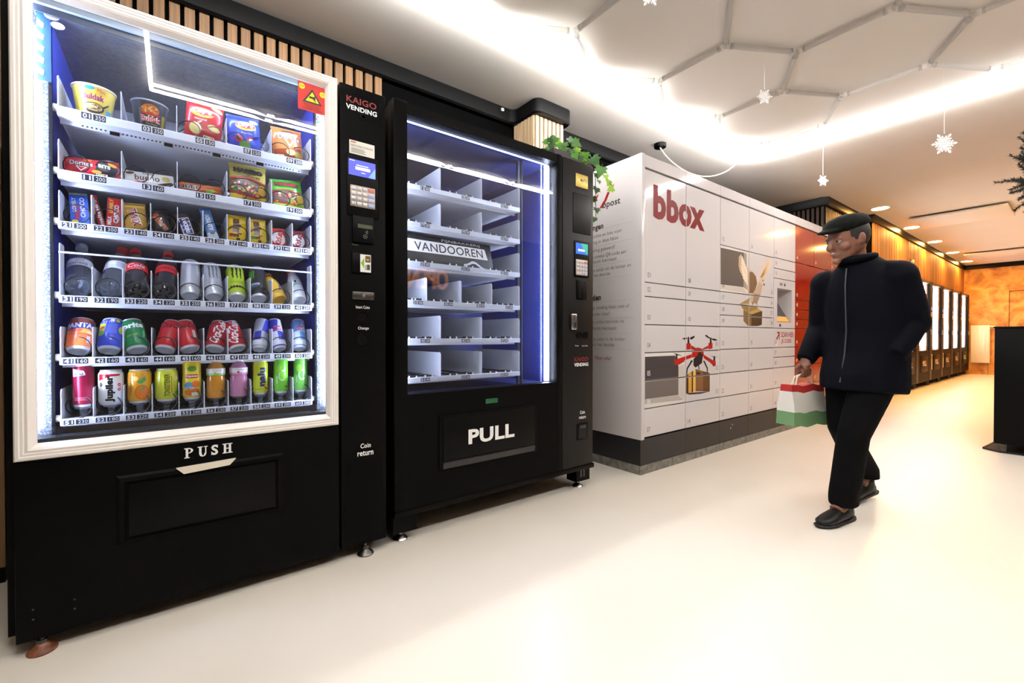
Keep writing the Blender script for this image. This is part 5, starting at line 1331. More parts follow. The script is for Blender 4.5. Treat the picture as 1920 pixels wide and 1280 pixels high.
for i, (l, tcol, rl) in enumerate((('cola bottle with white script on its red label, fourth tray', WH, 3), ('cola bottle with black script on its red label, fourth tray', KK, -3))):
    a = Print(); a.rect(-.05, .088, .05, .125, c_(206, 22, 30)); a.text('Coca-Cola' if i else 'Cola', .002, .110, .052, .018, tcol, bold=.02, shear=.3)
    if i == 0: a.text('zero sugar', .0, .094, .03, .005, WH)
    bottle('cola_bottle', l, (XB, slot10(2 + i), ZB + lay(.031)), PET, DARKP, RD, a, .0329, LEAN, rl, petals=True)
def claw(a, col, cx, z0, z1, w):
    for k in (-1, 0, 1):
        x = cx + k * w
        a.poly([(x - w * .3, z1), (x + w * .35, z1 - .003), (x + w * .2, z0 + .016), (x + w * .32, z0 + .008), (x - w * .02, z0 - .004 * (1 - abs(k))), (x - .001, z0 + .014), (x - w * .28, z0 + .02), (x - w * .1, z0 + .03)], col)
SILV = M((214, 216, 222), .3, metal=.5, key='silver_white_can')
a = Print(); a.rect(-.012, .02, .0, .14, c_(230, 230, 234)); a.rect(.02, .03, .026, .13, c_(198, 200, 206)); [a.rect(-.03, .05 + .008 * k, -.016, .053 + .008 * k, c_(180, 182, 190)) for k in range(8)]
can('energy_drink_can', 'plain silver-white energy drink can on the fourth tray', (XB, slot10(4), ZB + lay(.031, 36)), SILV, a, .031, .162, 36, -2)
a = Print(); claw(a, c_(120, 124, 132), .002, .07, .135, .012); a.text('ultra', .0, .05, .03, .008, c_(150, 152, 160)); a.rect(-.03, .03, -.02, .034, c_(150, 152, 160))
can('energy_drink_can', 'white energy drink can with grey claw marks on the fourth tray', (XB, slot10(5), ZB + lay(.031, 36)), SILV, a, .031, .155, 36, 2)
a = Print(); claw(a, KK, .002, .078, .135, .014); [a.ell(-.02 + .010 * k, .036, .004, .006, KK) for k in range(5)]; [a.ell(-.015 + .010 * k, .036, .003, .004, c_(214, 160, 40)) for k in range(4)]; a.text('MONSTER', .0, .058, .042, .009, c_(80, 110, 20)); [a.rect(-.045 + .012 * k, .02, -.043 + .012 * k, .14, c_(140, 180, 20)) for k in (0, 1, 6, 7)]
can('energy_drink_can', 'lime green energy drink can with black claw marks on the fourth tray', (XB, slot10(6), ZB + lay(.031, 36)), c_(190, 218, 36), a, .031, .155, 36, 0)
a = Print(); claw(a, c_(80, 200, 50), -.026, .085, .130, .008); a.text('MONSTER', -.012, .056, .03, .010, WH, bold=.03); [a.rect(.014 + .002 * (k % 3), .02 + .012 * k, .030, .026 + .012 * k, c_(70, 72, 78)) for k in range(10)]; a.rect(-.028, .042, -.004, .046, c_(60, 130, 170))
can('energy_drink_can', 'black energy drink can with green claw mark on the fourth tray', (XB, slot10(7), ZB + lay(.031, 36)), c_(30, 30, 34), a, .031, .155, 36, -2)
CHO = [(0, .006), (.012, .004), (.020, .006), (.025, 0), (.0285, .006), (.029, .02), (.029, .075), (.025, .10), (.018, .118), (.014, .126), (.014, .134)]
a = Print(); a.text('Fristi', .016, .055, .05, .012, c_(60, 60, 140), 75, .04); a.ell(-.012, .085, .006, .012, c_(240, 230, 150)); a.rect(-.03, .066, -.018, .09, c_(226, 190, 60))
bottle('chocolate_milk_bottle', 'short yellow milk drink bottle on the fourth tray', (XB, slot10(8), ZB + lay(.028)), CHO, c_(232, 184, 50), c_(120, 70, 30), a, .0292, LEAN, 12)
MIL = [(0, .003), (.02, .002), (.026, 0), (.029, .006), (.029, .095), (.025, .125), (.018, .150), (.0155, .158), (.0155, .17)]
a = Print(); a.text('milk shake', .0, .108, .036, .006, c_(90, 110, 160)); a.rect(-.008, .082, .0, .098, c_(60, 70, 100)); a.rect(.006, .09, .014, .093, c_(60, 70, 100)); a.poly([(-.02, .052), (-.008, .07), (.012, .074), (.028, .066), (.028, .071), (.01, .08), (-.012, .076)], c_(120, 190, 150))
bottle('milk_bottle', 'white milk drink bottle with a red cap at the right of the fourth tray', (XB, slot10(9), ZB + lay(.029)), MIL, c_(236, 238, 242), c_(200, 60, 70), a, .0292, LEAN, 2)
# ---- fifth tray: cans lying back
ZB = TR[4][1]
LN = 28
def canrow(i, label, col, art, roll, r=.033, h=.115): can('soda_can', label, (XB + .004, slot10(i), ZB + r * sin(radians(LN)) + .001), col, art, r, h, LN, roll)
a = Print(); a.rect(-.06, .09, .06, .107, c_(150, 70, 40)); a.poly([(-.04, .068), (.04, .074), (.042, .094), (-.038, .088)], c_(30, 50, 160)); a.text('FANTA', -.002, .083, .070, .018, WH, bold=.06, slope=.04); a.ell(.016, .062, .016, .008, c_(250, 170, 60)); a.ell(-.012, .064, .02, .006, c_(206, 80, 30)); a.ell(.026, .058, .008, .006, c_(250, 220, 170)); a.rect(.02, .02, .030, .045, c_(214, 214, 220)); a.rect(-.03, .048, .03, .054, c_(200, 90, 40))
canrow(0, 'orange soda can at the left end of the fifth tray', c_(226, 110, 50), a, -2)
a = Print(); a.poly([(-.04, .05), (-.018, .05), (-.014, .09), (-.04, .095)], c_(190, 200, 60)); a.rect(-.036, .072, -.018, .08, c_(190, 40, 40)); a.ell(.002, .103, .006, .005, WH); a.ell(.016, .102, .006, .005, c_(190, 200, 60)); a.ell(.030, .07, .010, .014, c_(190, 190, 70)); a.ell(-.026, .055, .010, .010, c_(120, 170, 60)); [a.rect(-.008, .055 + .006 * k, .016, .058 + .006 * k, c_(120, 130, 210)) for k in range(6)]; a.text('ICE TEA', -.008, .096, .03, .007, WH)
canrow(1, 'blue iced tea can on the fifth tray', c_(48, 70, 190), a, -4)
a = Print(); a.text('Sprite', -.004, .083, .075, .026, WH, bold=.05, slope=.06); a.poly([(.022, .03), (.034, .05), (.036, .075), (.026, .06)], c_(120, 200, 130)); a.text('zero sugar', -.004, .048, .032, .006, c_(220, 220, 60), slope=.2)
canrow(2, 'green lemon soda can on the fifth tray', c_(14, 130, 74), a, 10)
for i, (l, rl, tx) in enumerate((('red cola can with black script, left one of two on the fifth tray', -13, 'Coca'), ('red cola can with black script, right one of two on the fifth tray', 9, 'Cola'))):
    a = Print(); a.text('Coca-Cola', .004, .088, .062, .020, KK, bold=.03, shear=.3, slope=.05)
    if i: a.rect(.016, .035, .028, .068, c_(200, 204, 196))
    canrow(3 + i, l, c_(196, 20, 32), a, rl)
for i, (l, rl) in enumerate((('red cola can with white script tipped right on the fifth tray', -11), ('red cola can with white script tipped left on the fifth tray', 12))):
    a = Print(); a.text('Coca-Cola', .0, .062, .092, .034, WH, 74, .02, .3); a.ell(-.014, .07, .003, .012, WH)
    canrow(5 + i, l, c_(178, 18, 34), a, rl)
for i, (l, cc, c2, rl) in enumerate((('slim silver and blue energy can, leftmost of three on the fifth tray', (196, 200, 214), (40, 50, 170), -8), ('slim blue and silver energy can with red bulls, middle of three on the fifth tray', (58, 60, 170), (206, 208, 220), 6), ('slim light blue energy can at the right end of the fifth tray', (110, 160, 214), (206, 222, 236), -2))):
    a = Print(); a.poly([(.0, .075), (.03, .07), (.03, .13), (.012, .13)], c_(*c2)); a.poly([(-.03, .03), (.0, .035), (.0, .075), (-.026, .07)], c_(*c2)); a.rect(-.06, .012, .06, .034, c_(226, 228, 236))
    if i: a.text('Red Bull', .0, .082, .034, .009, c_(190, 40, 60), bold=.03); a.ell(-.004, .094, .007, .004, c_(200, 60, 60)); a.ell(.008, .094, .007, .004, c_(200, 60, 60))
    canrow(7 + i, l, M(cc, .3, metal=.4, key='metallic_print'), a, rl, .0265, .134)
# ---- bottom tray: upright on clear stands
ZB = TR[5][1]
for i in range(10):
    s_ = B(); y_ = slot10(i) + (.004 if i else .01)
    s_.lathe([(.020, .024), (.022, .030), (.010, .022), (.008, .0), (.014, -.006)], CLEAR, 16, (XB - .004, y_, ZB))
    s_.build('clear_stand', T6)
def up(i, label, col, art, r=.033, h=.115, roll=0, cat='can', name='soda_can'): return can(name, label, (XB - .004, slot10(i) + (.004 if i else .01), ZB + .031), col, art, r, h, 0, roll, 0, cat)
a = Print(); a.poly([(-.026, .098), (.008, .104), (.004, .118), (-.026, .125)], c_(206, 208, 216)); a.text('Red Bull', -.010, .108, .026, .009, c_(70, 74, 96), bold=.04); [a.rect(-.02, .022 + .004 * k, .02 - .004 * (k % 3), .0235 + .004 * k, c_(206, 120, 140)) for k in range(3)]; a.rect(-.024, .03, -.022, .06, c_(206, 120, 140))
up(0, 'dark red energy drink can at the left end of the bottom tray', M((142, 20, 54), .3, metal=.4, key='ruby_can'), a, .0275, .136)
a = Print(); a.poly([(-.033, .082), (.0, .096), (.026, .098), (.026, .104), (-.033, .104)], RD); a.text('Jupiler', .0, .055, .088, .025, KK, 90, .06); a.ell(-.026, .07, .006, .008, c_(100, 110, 90)); a.text('0.0', .024, .06, .026, .010, RD, 90, .05)
up(1, 'white beer can with big black vertical lettering on the bottom tray', WH, a, .033, .118)
a = Print(); a.ell(.008, .038, .020, .026, c_(214, 110, 30)); a.ell(.008, .038, .016, .021, c_(226, 130, 40)); a.poly([(-.006, .074), (.016, .092), (.02, .08), (.006, .066)], c_(80, 160, 90)); a.poly([(-.002, .045), (.014, .062), (.016, .05)], c_(90, 170, 100)); a.ell(-.012, .086, .010, .008, c_(240, 200, 120)); a.text('ORANGINA', -.024, .06, .06, .007, c_(120, 60, 20), 90)
up(2, 'yellow-orange juice can with green leaves on the bottom tray', c_(226, 166, 34), a, .033, .116)
a = Print(); a.text('TONISSTEINER', .002, .058, .078, .016, c_(40, 70, 30), 90, .02); a.rect(.014, .03, .016, .09, c_(180, 60, 40)); a.text('citron', .023, .06, .03, .006, c_(120, 150, 40), 90); a.poly([(.026, .07), (.036, .095), (.04, .08)], c_(230, 236, 200)); a.poly([(.026, .03), (.036, .04), (.034, .016)], c_(90, 160, 50))
up(3, 'yellow-green lemonade can with vertical lettering on the bottom tray', c_(206, 212, 44), a, .033, .116)
a = Print(); a.ell(.0, .082, .020, .016, c_(240, 214, 50)); a.rect(-.02, .078, .02, .092, RD); a.text('Lipton', .0, .085, .034, .010, WH, bold=.05); a.ell(.0, .112, .014, .010, c_(90, 150, 50)); a.ell(-.01, .05, .016, .014, c_(90, 160, 190)); a.ell(.012, .056, .014, .012, c_(226, 110, 40)); a.ell(.0, .028, .024, .014, c_(214, 110, 40)); a.text('ICE TEA', -.010, .042, .03, .010, WH); a.rect(-.002, .014, .02, .026, c_(220, 220, 200))
up(4, 'tall yellow iced tea can with a red oval logo on the bottom tray', c_(232, 206, 30), a, .0285, .142)
JU = [(0, .003), (.022, .002), (.0285, 0), (.030, .005), (.030, .07), (.0285, .076), (.0285, .084), (.030, .09), (.030, .108), (.022, .124), (.014, .134), (.014, .140)]
for i, (l, lq, top, wave) in enumerate((('orange juice bottle with white cap on the bottom tray', (206, 140, 26), (110, 190, 70), (236, 236, 230)), ('pink juice bottle with white cap on the bottom tray', (196, 130, 166), (206, 110, 160), (238, 232, 236)))):
    a = Print(); a.rect(-.06, .086, .06, .110, c_(*wave)); a.rect(-.06, .084, .06, .092, c_(*top)); a.text('Tropicana', .004, .1025, .034, .006, c_(60, 70, 60)); a.ell(-.004, .094, .004, .004, c_(230, 190, 50) if i == 0 else c_(170, 50, 110))
    bottle('juice_bottle', l, (XB - .004, slot10(5 + i) + .004, ZB + .031), JU, M(lq, .15, coat=.6, key='juice'), c_(226, 230, 232), a, .0302)
a = Print(); a.text('nalu', .002, .070, .075, .030, c_(40, 46, 90), 90, .06); a.text('energizer', -.006, .022, .03, .006, c_(90, 100, 40)); a.ell(.018, .03, .008, .012, c_(230, 190, 40))
up(7, 'slim yellow-green energy can with vertical lettering on the bottom tray', c_(206, 218, 40), a, .0265, .134)
for i, (l, cc) in enumerate((('bright green slim can with pale swirl, left one of two on the bottom tray', (110, 196, 40)), ('darker green slim can with pale swirl at the right end of the bottom tray', (96, 170, 60)))):
    a = Print(); a.poly([(.002 + (.018 - .0015 * k / 3) * cos(k * .45 + 1), .07 + (.026 - .002 * k / 3) * sin(k * .45 + 1)) for k in range(11)] + [(.002 + (.013 - .0015 * k / 3) * cos(k * .45 + 1), .07 + (.020 - .002 * k / 3) * sin(k * .45 + 1)) for k in range(10, -1, -1)], c_(190, 226, 190)); a.rect(-.022, .04, -.016, .07, c_(190, 220, 160)); a.ell(-.01, .10, .012, .016, c_(140, 210, 70))
    up(8 + i, l, c_(*cc), a, .0265, .146)
# ================================================================ IVY ON THE SECOND MACHINE
IVY_TOP=[(-2.040,1.807,2.128,0.028),(-2.000,1.815,2.136,0.031),(-1.960,1.830,2.129,0.031),(-2.020,1.922,2.156,0.028),(-1.980,1.823,2.099,0.028),(-2.040,1.979,2.161,0.031),(-2.000,1.977,2.176,0.041),(-1.960,1.979,2.140,0.041),(-2.020,2.078,2.150,0.034),(-1.980,1.976,2.100,0.038),(-2.040,2.124,2.130,0.038),(-2.000,2.043,2.073,0.031),(-1.960,2.084,2.100,0.038),(-2.020,2.163,2.091,0.034),(-1.980,2.170,2.094,0.056),(-2.040,2.144,2.093,0.031),(-2.000,1.958,2.108,0.031),(-1.960,1.984,2.068,0.031)]
IVY_HANG=[(-1.863,2.130,1.991,0.066),(-1.842,2.145,1.938,0.030),(-1.829,2.160,1.905,0.043),(-1.812,2.175,1.857,0.043),(-1.898,2.130,1.961,0.036),(-1.916,2.145,1.878,0.046),(-1.938,2.160,1.819,0.040),(-1.947,2.175,1.762,0.043),(-1.915,2.130,1.686,0.030),(-1.903,2.145,1.922,0.030)]
ivy = thing('potted_ivy', 'trailing green ivy in a dark box planter on top of the black machine', 'plant', (-2.0, 1.95, 1.992))
LEAFS = [mottled('ivy_leaf', [(.35, a), (.65, c)], 40, .5, .4) for a, c in (((34, 84, 16), (76, 136, 26)), ((20, 54, 16), (46, 96, 26)), ((110, 160, 24), (160, 200, 50)))]
def leaf_mesh(m):
    o = [(0, 0), (.30, -.12), (.55, .02), (.42, .22), (.62, .42), (.34, .46), (.0, 1.0), (-.34, .46), (-.62, .42), (-.42, .22), (-.55, .02), (-.30, -.12)]
    vs = [(p[0], p[1], .10 * abs(p[0]) - .12 * max(0, p[1] - .4)) for p in o] + [(0, .35, .03)]
    n = len(o); fs = [(i, (i + 1) % n, n) for i in range(n)]
    vs2 = [(p[0], p[1], p[2] - .012) for p in vs]
    bb = B(); bb.add(vs, fs, m, False); bb.add(vs2, [f[::-1] for f in fs], m, False)
    bb.tube([(0, .02, 0), (0, -.3, -.05)], .02, m, 5)
    return bb.mesh('leaf')
lm = [leaf_mesh(m) for m in LEAFS]
RL = random.Random(5)
allv = []
def put_leaf(x, y, z, s, mi):
    o = link('leaf', lm[mi], ivy, Vector((x, y, z)) - ivy.location)
    o.scale = (s * .72, s * .72, s * .72)
    # leaf face looks out of the planter towards the room
    d = Vector((1, -.75 + RL.uniform(-.6, .6), RL.uniform(-.2, .6))).normalized()
    up = Vector((RL.uniform(-.4, .4), RL.uniform(-.4, .4), -1 + RL.uniform(-.1, .9)))
    up = (up - d * up.dot(d)).normalized(); sd = up.cross(d)
    o.rotation_euler = Matrix((sd, up, d)).transposed().to_euler()
for i, (x, y, z, s) in enumerate(IVY_TOP): put_leaf(x, y, z, s * 2.1, (0, 1, 0, 2, 1)[i % 5])
for i, (x, y, z, s) in enumerate(IVY_HANG): put_leaf(x, y, z, s * 1.55, (0, 2, 2, 2, 1, 1, 1, 1, 1, 0)[i])
for i in range(22):
    f = RL.random(); put_leaf(-2.03 + RL.uniform(-.06, .05), 1.83 + .32 * f, 2.11 - .06 * f + RL.uniform(-.03, .02), .060, (1, 1, 0)[i % 3])
STEM = M((70, 56, 30), .7, key='ivy_stem')
B().tube([(-2.03, 1.86, 2.06), (-2.01, 1.95, 2.12), (-2.0, 2.05, 2.10), (-1.98, 2.13, 2.07), (-1.90, 2.14, 1.99), (-1.86, 2.145, 1.94), (-1.815, 2.165, 1.87)], .0025, STEM, 6).build('vine', ivy)
B().tube([(-2.0, 2.05, 2.09), (-1.95, 2.12, 2.03), (-1.92, 2.135, 1.95), (-1.93, 2.15, 1.82), (-1.92, 2.14, 1.68)], .0025, STEM, 6).build('vine', ivy)
B().tube([(-2.05, 1.84, 2.05), (-2.04, 1.82, 2.12)], .0025, STEM, 6).build('vine', ivy)
pl = B(); pl.prism([(1.84, 1.993), (2.04, 1.993), (2.055, 2.07), (1.825, 2.07)], 0, -2.13, -1.97, M((52, 48, 50), .5, key='planter_grey')); pl.build('planter', ivy)
B().box(-2.12, -1.98, 1.84, 2.04, 2.066, 2.072, M((40, 28, 18), .9, key='soil')).build('soil', ivy)

# hanging fir wreath at the right edge
FIR = M((10, 20, 12), .8, key='fir_needles')
wr = thing('fir_wreath', 'dark fir wreath hanging at the right edge of the picture', 'wreath', (-.11, 3.96, 1.82))
rw = random.Random(9)
nv = []; nf = []
RV = Vector((.6076, .794, 0))
for k in range(64):
    a = 2 * pi * k / 64
    c = RV * (.17 * cos(a)) + Vector((0, 0, .17 * sin(a)))
    od = (RV * cos(a + rw.uniform(-.5, .5)) + Vector((rw.uniform(-.4, .4), rw.uniform(-.4, .4), sin(a + rw.uniform(-.5, .5))))).normalized()
    L = rw.uniform(.11, .17)
    side = od.cross(Vector((.79, -.6, .1))).normalized(); up = side.cross(od)
    for j in range(110):
        t_ = j / 110; p = c + od * (L * t_); w = rw.uniform(0, 2 * pi)
        q = p + (od * .6 + side * cos(w) + up * sin(w)).normalized() * (.030 * (1 - .5 * t_)); n = (side * sin(w) - up * cos(w)) * .0024
        i0 = len(nv); nv += [p + n, p - n, q, p + od * .0025]; nf += [(i0, i0 + 1, i0 + 2), (i0 + 1, i0 + 3, i0 + 2), (i0 + 3, i0, i0 + 2)]
nb_ = B().add(nv, nf, FIR); w_ = nb_.build('needles', wr, (0, 0, 0)); w_['kind'] = 'stuff'
B().tube([RV * (.17 * cos(2 * pi * k / 28)) + Vector((0, 0, .17 * sin(2 * pi * k / 28))) for k in range(28)], .012, M((30, 24, 16), .9, key='wreath_twig'), 8, True).build('ring', wr, (0, 0, 0))
B().tube([(0, 0, .18), (0, 0, CZ - 1.82)], .0015, BLACK2, 6).build('cord', wr, (0, 0, 0))
# ================================================================ THE WALKING PERSON
PO = Vector((-.775, 2.83, 0))
FWD = Vector((-.27, -.963, 0)).normalized(); LFT = Vector((FWD.y * -1, FWD.x, 0))
person = thing('person', 'person in navy jacket and black trousers walking with a bag, head bowed', 'person', PO, (0, 0, math.atan2(LFT.y, LFT.x)))
# local axes: x = the walker's left, -y = forward, z = up
SKIN = M((120, 78, 60), .5, key='skin')
NAVYJ = M((4, 5, 13), .8, spec=.08, noise=(25, .2, (1, 1, 1)), bump=(18, .6), key='navy_jacket')
TROU = M((4, 4, 5), .85, spec=.1, noise=(30, .2, (1, 1, 1)), key='black_trousers')
SHOE = M((12, 11, 11), .45, spec=.3, key='black_leather')
HAIR = M((22, 18, 16), .6, noise=(60, .3, (1, 1, 6)), key='dark_hair')

def ringloft(bm, rings, n=16):
    """rings: (centre, axis-right vector, radius-right, axis-front vector, radius-front)"""
    prev = None; first = None
    for c, r, ra, f, rb in rings:
        vs = [bm.verts.new(c + r * (ra * cos(2 * pi * k / n)) + f * (rb * sin(2 * pi * k / n))) for k in range(n)]
        if prev:
            for k in range(n): bm.faces.new((prev[k], prev[(k + 1) % n], vs[(k + 1) % n], vs[k]))
        else: first = vs
        prev = vs
    bm.faces.new(first[::-1]); bm.faces.new(prev)
def limb(bm, pts, n=14):
    """pts: (point, radius) — round tapering limb"""
    P = [Vector(p) for p, r in pts]; rings = []
    ref = Vector((1, 0, .05)).normalized()
    for i, (p, r) in enumerate(pts):
        t = (P[min(i + 1, len(P) - 1)] - P[max(i - 1, 0)]).normalized()
        a = (ref - t * ref.dot(t))
        if a.length < .2: a = Vector((0, 1, 0)) - t * t.y
        a.normalize(); c = t.cross(a)
        rr = r if isinstance(r, (tuple, list)) else (r, r)
        rings.append((P[i], a, rr[0], c, rr[1]))
    ringloft(bm, rings, n)
def ball(bm, c, rx, ry, rz, rot=None, seg=16):
    g = bmesh.ops.create_uvsphere(bm, u_segments=seg, v_segments=seg // 2 + 2, radius=1)
    m = Matrix.Diagonal((rx, ry, rz, 1))
    if rot is not None: m = rot.to_4x4() @ m
    m = Matrix.Translation(Vector(c)) @ m
    bmesh.ops.transform(bm, matrix=m, verts=g['verts'])
def fused(name, parent, bm, mat, voxel, smooth=4, factor=.5):
    """fuse the overlapping shapes into one continuous skin"""
    bmesh.ops.recalc_face_normals(bm, faces=bm.faces[:])
    me = bpy.data.meshes.new(name); bm.to_mesh(me); bm.free()
    o = bpy.data.objects.new(name, me); COLL.objects.link(o)
    md = o.modifiers.new('r', 'REMESH'); md.mode = 'VOXEL'; md.voxel_size = voxel
    sm = o.modifiers.new('s', 'SMOOTH'); sm.iterations = smooth; sm.factor = factor
    dg = bpy.context.evaluated_depsgraph_get()
    out = bpy.data.meshes.new_from_object(o.evaluated_get(dg))
    bpy.data.objects.remove(o); bpy.data.meshes.remove(me)
    out.materials.clear(); out.materials.append(mat)
    out.polygons.foreach_set('use_smooth', [True] * len(out.polygons)); out.update()
    return link(name, out, parent)

V3 = Vector
OF = V3((.045, .075, 0))
hipL, hipR = V3((.12, .055, .80)), V3((-.045, .06, .80))
kneeL, kneeR = V3((.085, -.10, .44)), V3((-.065, .06, .44))
ankL, ankR = V3((.055, -.13, .085)), V3((-.085, .30, .13))
shL, shR = V3((.150, -.03, 1.245)) + OF, V3((-.160, -.07, 1.235)) + OF
elL, elR = V3((.165, .07, 1.00)) + OF, V3((-.225, -.01, .98)) + OF
wrL, wrR = V3((.155, -.07, .84)) + OF, V3((-.225, -.15, .80)) + OF
headc = V3((-.01, -.15, 1.435)) + OF; hrot = Matrix.Rotation(radians(16), 3, 'X') @ Matrix.Rotation(radians(-14), 3, 'Z')
def H(x, y, z): return headc + hrot @ V3((x, y, z))

body = bmesh.new()
limb(body, [(V3(p) + OF, r) for p, r in [((0, -.01, .74), (.12, .09)), ((0, .0, .84), (.14, .10)), ((0, -.01, .96), (.125, .09)), ((0, -.03, 1.10), (.145, .10)), ((0, -.05, 1.22), (.155, .095)), ((0, -.07, 1.29), (.09, .07))]])
limb(body, [(V3((0, -.07, 1.27)) + OF, .058), (V3((-.004, -.10, 1.33)) + OF, .052), (H(0, .02, -.06), .052)])
ball(body, headc, .074, .094, .108, hrot)
ball(body, H(0, -.028, -.058), .056, .062, .055, hrot)      # jaw
ball(body, H(0, -.084, -.098), .022, .018, .018, hrot)      # chin
limb(body, [(H(0, -.088, .012), .008), (H(0, -.104, -.016), .012), (H(0, -.108, -.026), .014), (H(0, -.09, -.034), .010)], 10)   # nose
for s in (-1, 1):
    ball(body, H(s * .030, -.082, .014), .018, .012, .010, hrot, 10)     # brow
    ball(body, H(s * .077, .006, -.008), .010, .020, .030, hrot, 10)     # ears
    ball(body, H(s * .038, -.064, -.03), .026, .024, .022, hrot, 10)     # cheeks
ball(body, H(0, -.092, -.060), .024, .010, .006, hrot, 10); ball(body, H(0, -.090, -.071), .021, .010, .006, hrot, 10)   # lips
for sh, el, wr in ((shL, elL, wrL), (shR, elR, wrR)):
    ball(body, sh, .055, .055, .055)
    limb(body, [(sh, .052), (sh.lerp(el, .5), .045), (el, .037), (el.lerp(wr, .4), .036), (wr, .025)])
for hp, kn, an in ((hipL, kneeL, ankL), (hipR, kneeR, ankR)):
    limb(body, [(hp + V3((0, 0, .03)), .085), (hp.lerp(kn, .4), .075), (kn, .052), (kn.lerp(an, .35), .050), (an, .034), (an + V3((0, -.05, -.03)), .034)])
# right hand closed on the bag handle: palm, four unequal fingers, thumb from the side of the palm
hb_ = V3((-.222, -.165, .735)) + OF        # the handle it grips runs along y
limb(body, [(wrR, (.026, .020)), (wrR.lerp(hb_, .5) + V3((.0, 0, 0)), (.036, .016)), (hb_ + V3((.010, 0, .022)), (.038, .015))], 12)
for k, ln in enumerate((1.0, 1.08, 1.02, .85)):
    y_ = -.030 + .020 * k
    limb(body, [(hb_ + V3((.012, y_, .020)), .0095), (hb_ + V3((.016 * ln, y_, -.008)), .009), (hb_ + V3((.004, y_, -.026 * ln)), .0088), (hb_ + V3((-.016, y_, -.018)), .008), (hb_ + V3((-.016, y_, -.002)), .0072)], 8)
limb(body, [(hb_ + V3((.0, -.026, .045)), .012), (hb_ + V3((-.016, -.040, .022)), .0105), (hb_ + V3((-.020, -.034, .002)), .0095), (hb_ + V3((-.014, -.022, -.012)), .008)], 8)
# left hand tucked at the jacket pocket
hl_ = V3((.10, -.085, .79)) + OF
limb(body, [(wrL, (.026, .020)), (wrL.lerp(hl_, .6), (.036, .016)), (hl_, (.036, .014))], 12)
for k, ln in enumerate((.9, 1.0, .95, .8)):
    d_ = V3((-.035, -.012, -.05)).normalized(); off = V3((-.018 + .012 * k, -.012 + .006 * k, .004 * k))
    limb(body, [(hl_ + off, .0095), (hl_ + off + d_ * .03 * ln, .009), (hl_ + off + d_ * .055 * ln + V3((-.006, .004, -.004)), .0075)], 8)
limb(body, [(wrL.lerp(hl_, .4) + V3((-.018, -.012, .01)), .011), (hl_ + V3((-.045, -.015, .012)), .010), (hl_ + V3((-.06, -.015, -.012)), .008)], 8)
bo = fused('body', person, body, SKIN, .0055, 3)
eye = B()
for s in (-1, 1):
    for rad, dz, mm in ((.0115, 0, M((150, 140, 132), .3, key='eye_white')), (.0062, .0072, M((30, 22, 18), .2, key='iris'))):
        c = H(s * .030, -.080 - dz, .002); g = bmesh.new(); bmesh.ops.create_uvsphere(g, u_segments=10, v_segments=8, radius=rad)
        bmesh.ops.translate(g, vec=c, verts=g.verts); eye.bm(g, mm, True)
eye.build('eyes', bo, (0, 0, 0))
# hair: short, dark, close to the skull
hr = bmesh.new(); ball(hr, H(0, .014, .020), .081, .096, .102, hrot, 20)
bmesh.ops.delete(hr, geom=[f for f in hr.faces if (lambda q: q.y < -.045 and q.z < .055 or q.z < -.045)(hrot.transposed() @ (f.calc_center_median() - headc))], context='FACES')
me_ = B().bm(hr, HAIR, True).mesh('hair'); ho = link('hair', me_, person); so = ho.modifiers.new('thickness', 'SOLIDIFY'); so.thickness = .012; so.offset = -1
# flat cap
cp_ = bmesh.new(); ball(cp_, H(0, .005, .072), .088, .112, .050, hrot, 20); ball(cp_, H(0, -.095, .058), .062, .050, .012, hrot, 14)
fused('cap', person, cp_, M((16, 18, 16), .85, spec=.1, noise=(50, .3, (1, 1, 1)), key='wool_cap'), .006, 3)
# jacket
jk = bmesh.new()
limb(jk, [(V3(p) + OF, r) for p, r in [((0, -.035, .65), (.188, .185)), ((0, -.03, .72), (.192, .185)), ((0, -.015, .84), (.186, .165)), ((0, -.015, .96), (.180, .150)), ((0, -.03, 1.10), (.180, .148)), ((0, -.045, 1.19), (.175, .135)), ((0, -.06, 1.265), (.15, .110)), ((-.003, -.08, 1.33), (.080, .082))]], 20)
for sh, el, wr in ((shL, elL, wrL), (shR, elR, wrR)):
    ball(jk, sh + V3((0, 0, -.02)), .082, .085, .082)
    limb(jk, [(sh + V3((-sh.x * .3, 0, .005)), .070), (sh + V3((0, 0, -.02)), .080)])
    limb(jk, [(sh + V3((0, 0, -.02)), .080), (sh.lerp(el, .5), .076), (el, .070), (el.lerp(wr, .5), .060), (wr, .048)])
    ball(jk, el, .069, .069, .069)
jo = fused('jacket', person, jk, NAVYJ, .009, 10)
cl = B(); ctr = V3((-.004, -.098, 1.335)) + OF
ring = []
for k in range(25):
    a = 2 * pi * k / 24; ring.append(ctr + V3((.078 * cos(a), .080 * sin(a), .014 * sin(a))))
cl.tube(ring[:-1], .017, NAVYJ, 8, True); cl.build('collar', jo, (0, 0, 0))
zp = B(); zp.tube([V3(p) + OF for p in ((-.004, -.165, 1.28), (-.002, -.178, 1.19), (0, -.177, 1.08), (0, -.170, .96), (0, -.183, .84), (0, -.217, .70))], .0035, M((50, 52, 60), .4, key='zip'), 6); zp.build('zip', jo, (0, 0, 0))
# trousers
tr = bmesh.new()
limb(tr, [(V3((.035, .055, .70)), (.150, .115)), (V3((.04, .065, .80)), (.160, .120)), (V3((.045, .075, .88)), (.155, .115))], 18)
for hp, kn, an, w in ((hipL, kneeL, ankL, .066), (hipR, kneeR, ankR, .062)):
    limb(tr, [(hp, .100), (hp.lerp(kn, .45), .090), (kn, .070), (kn.lerp(an, .5), .068), (an + V3((0, .006, .035)), w), (an + V3((0, .008, -.005)), w)])
fused('trousers', person, tr, TROU, .010, 4)
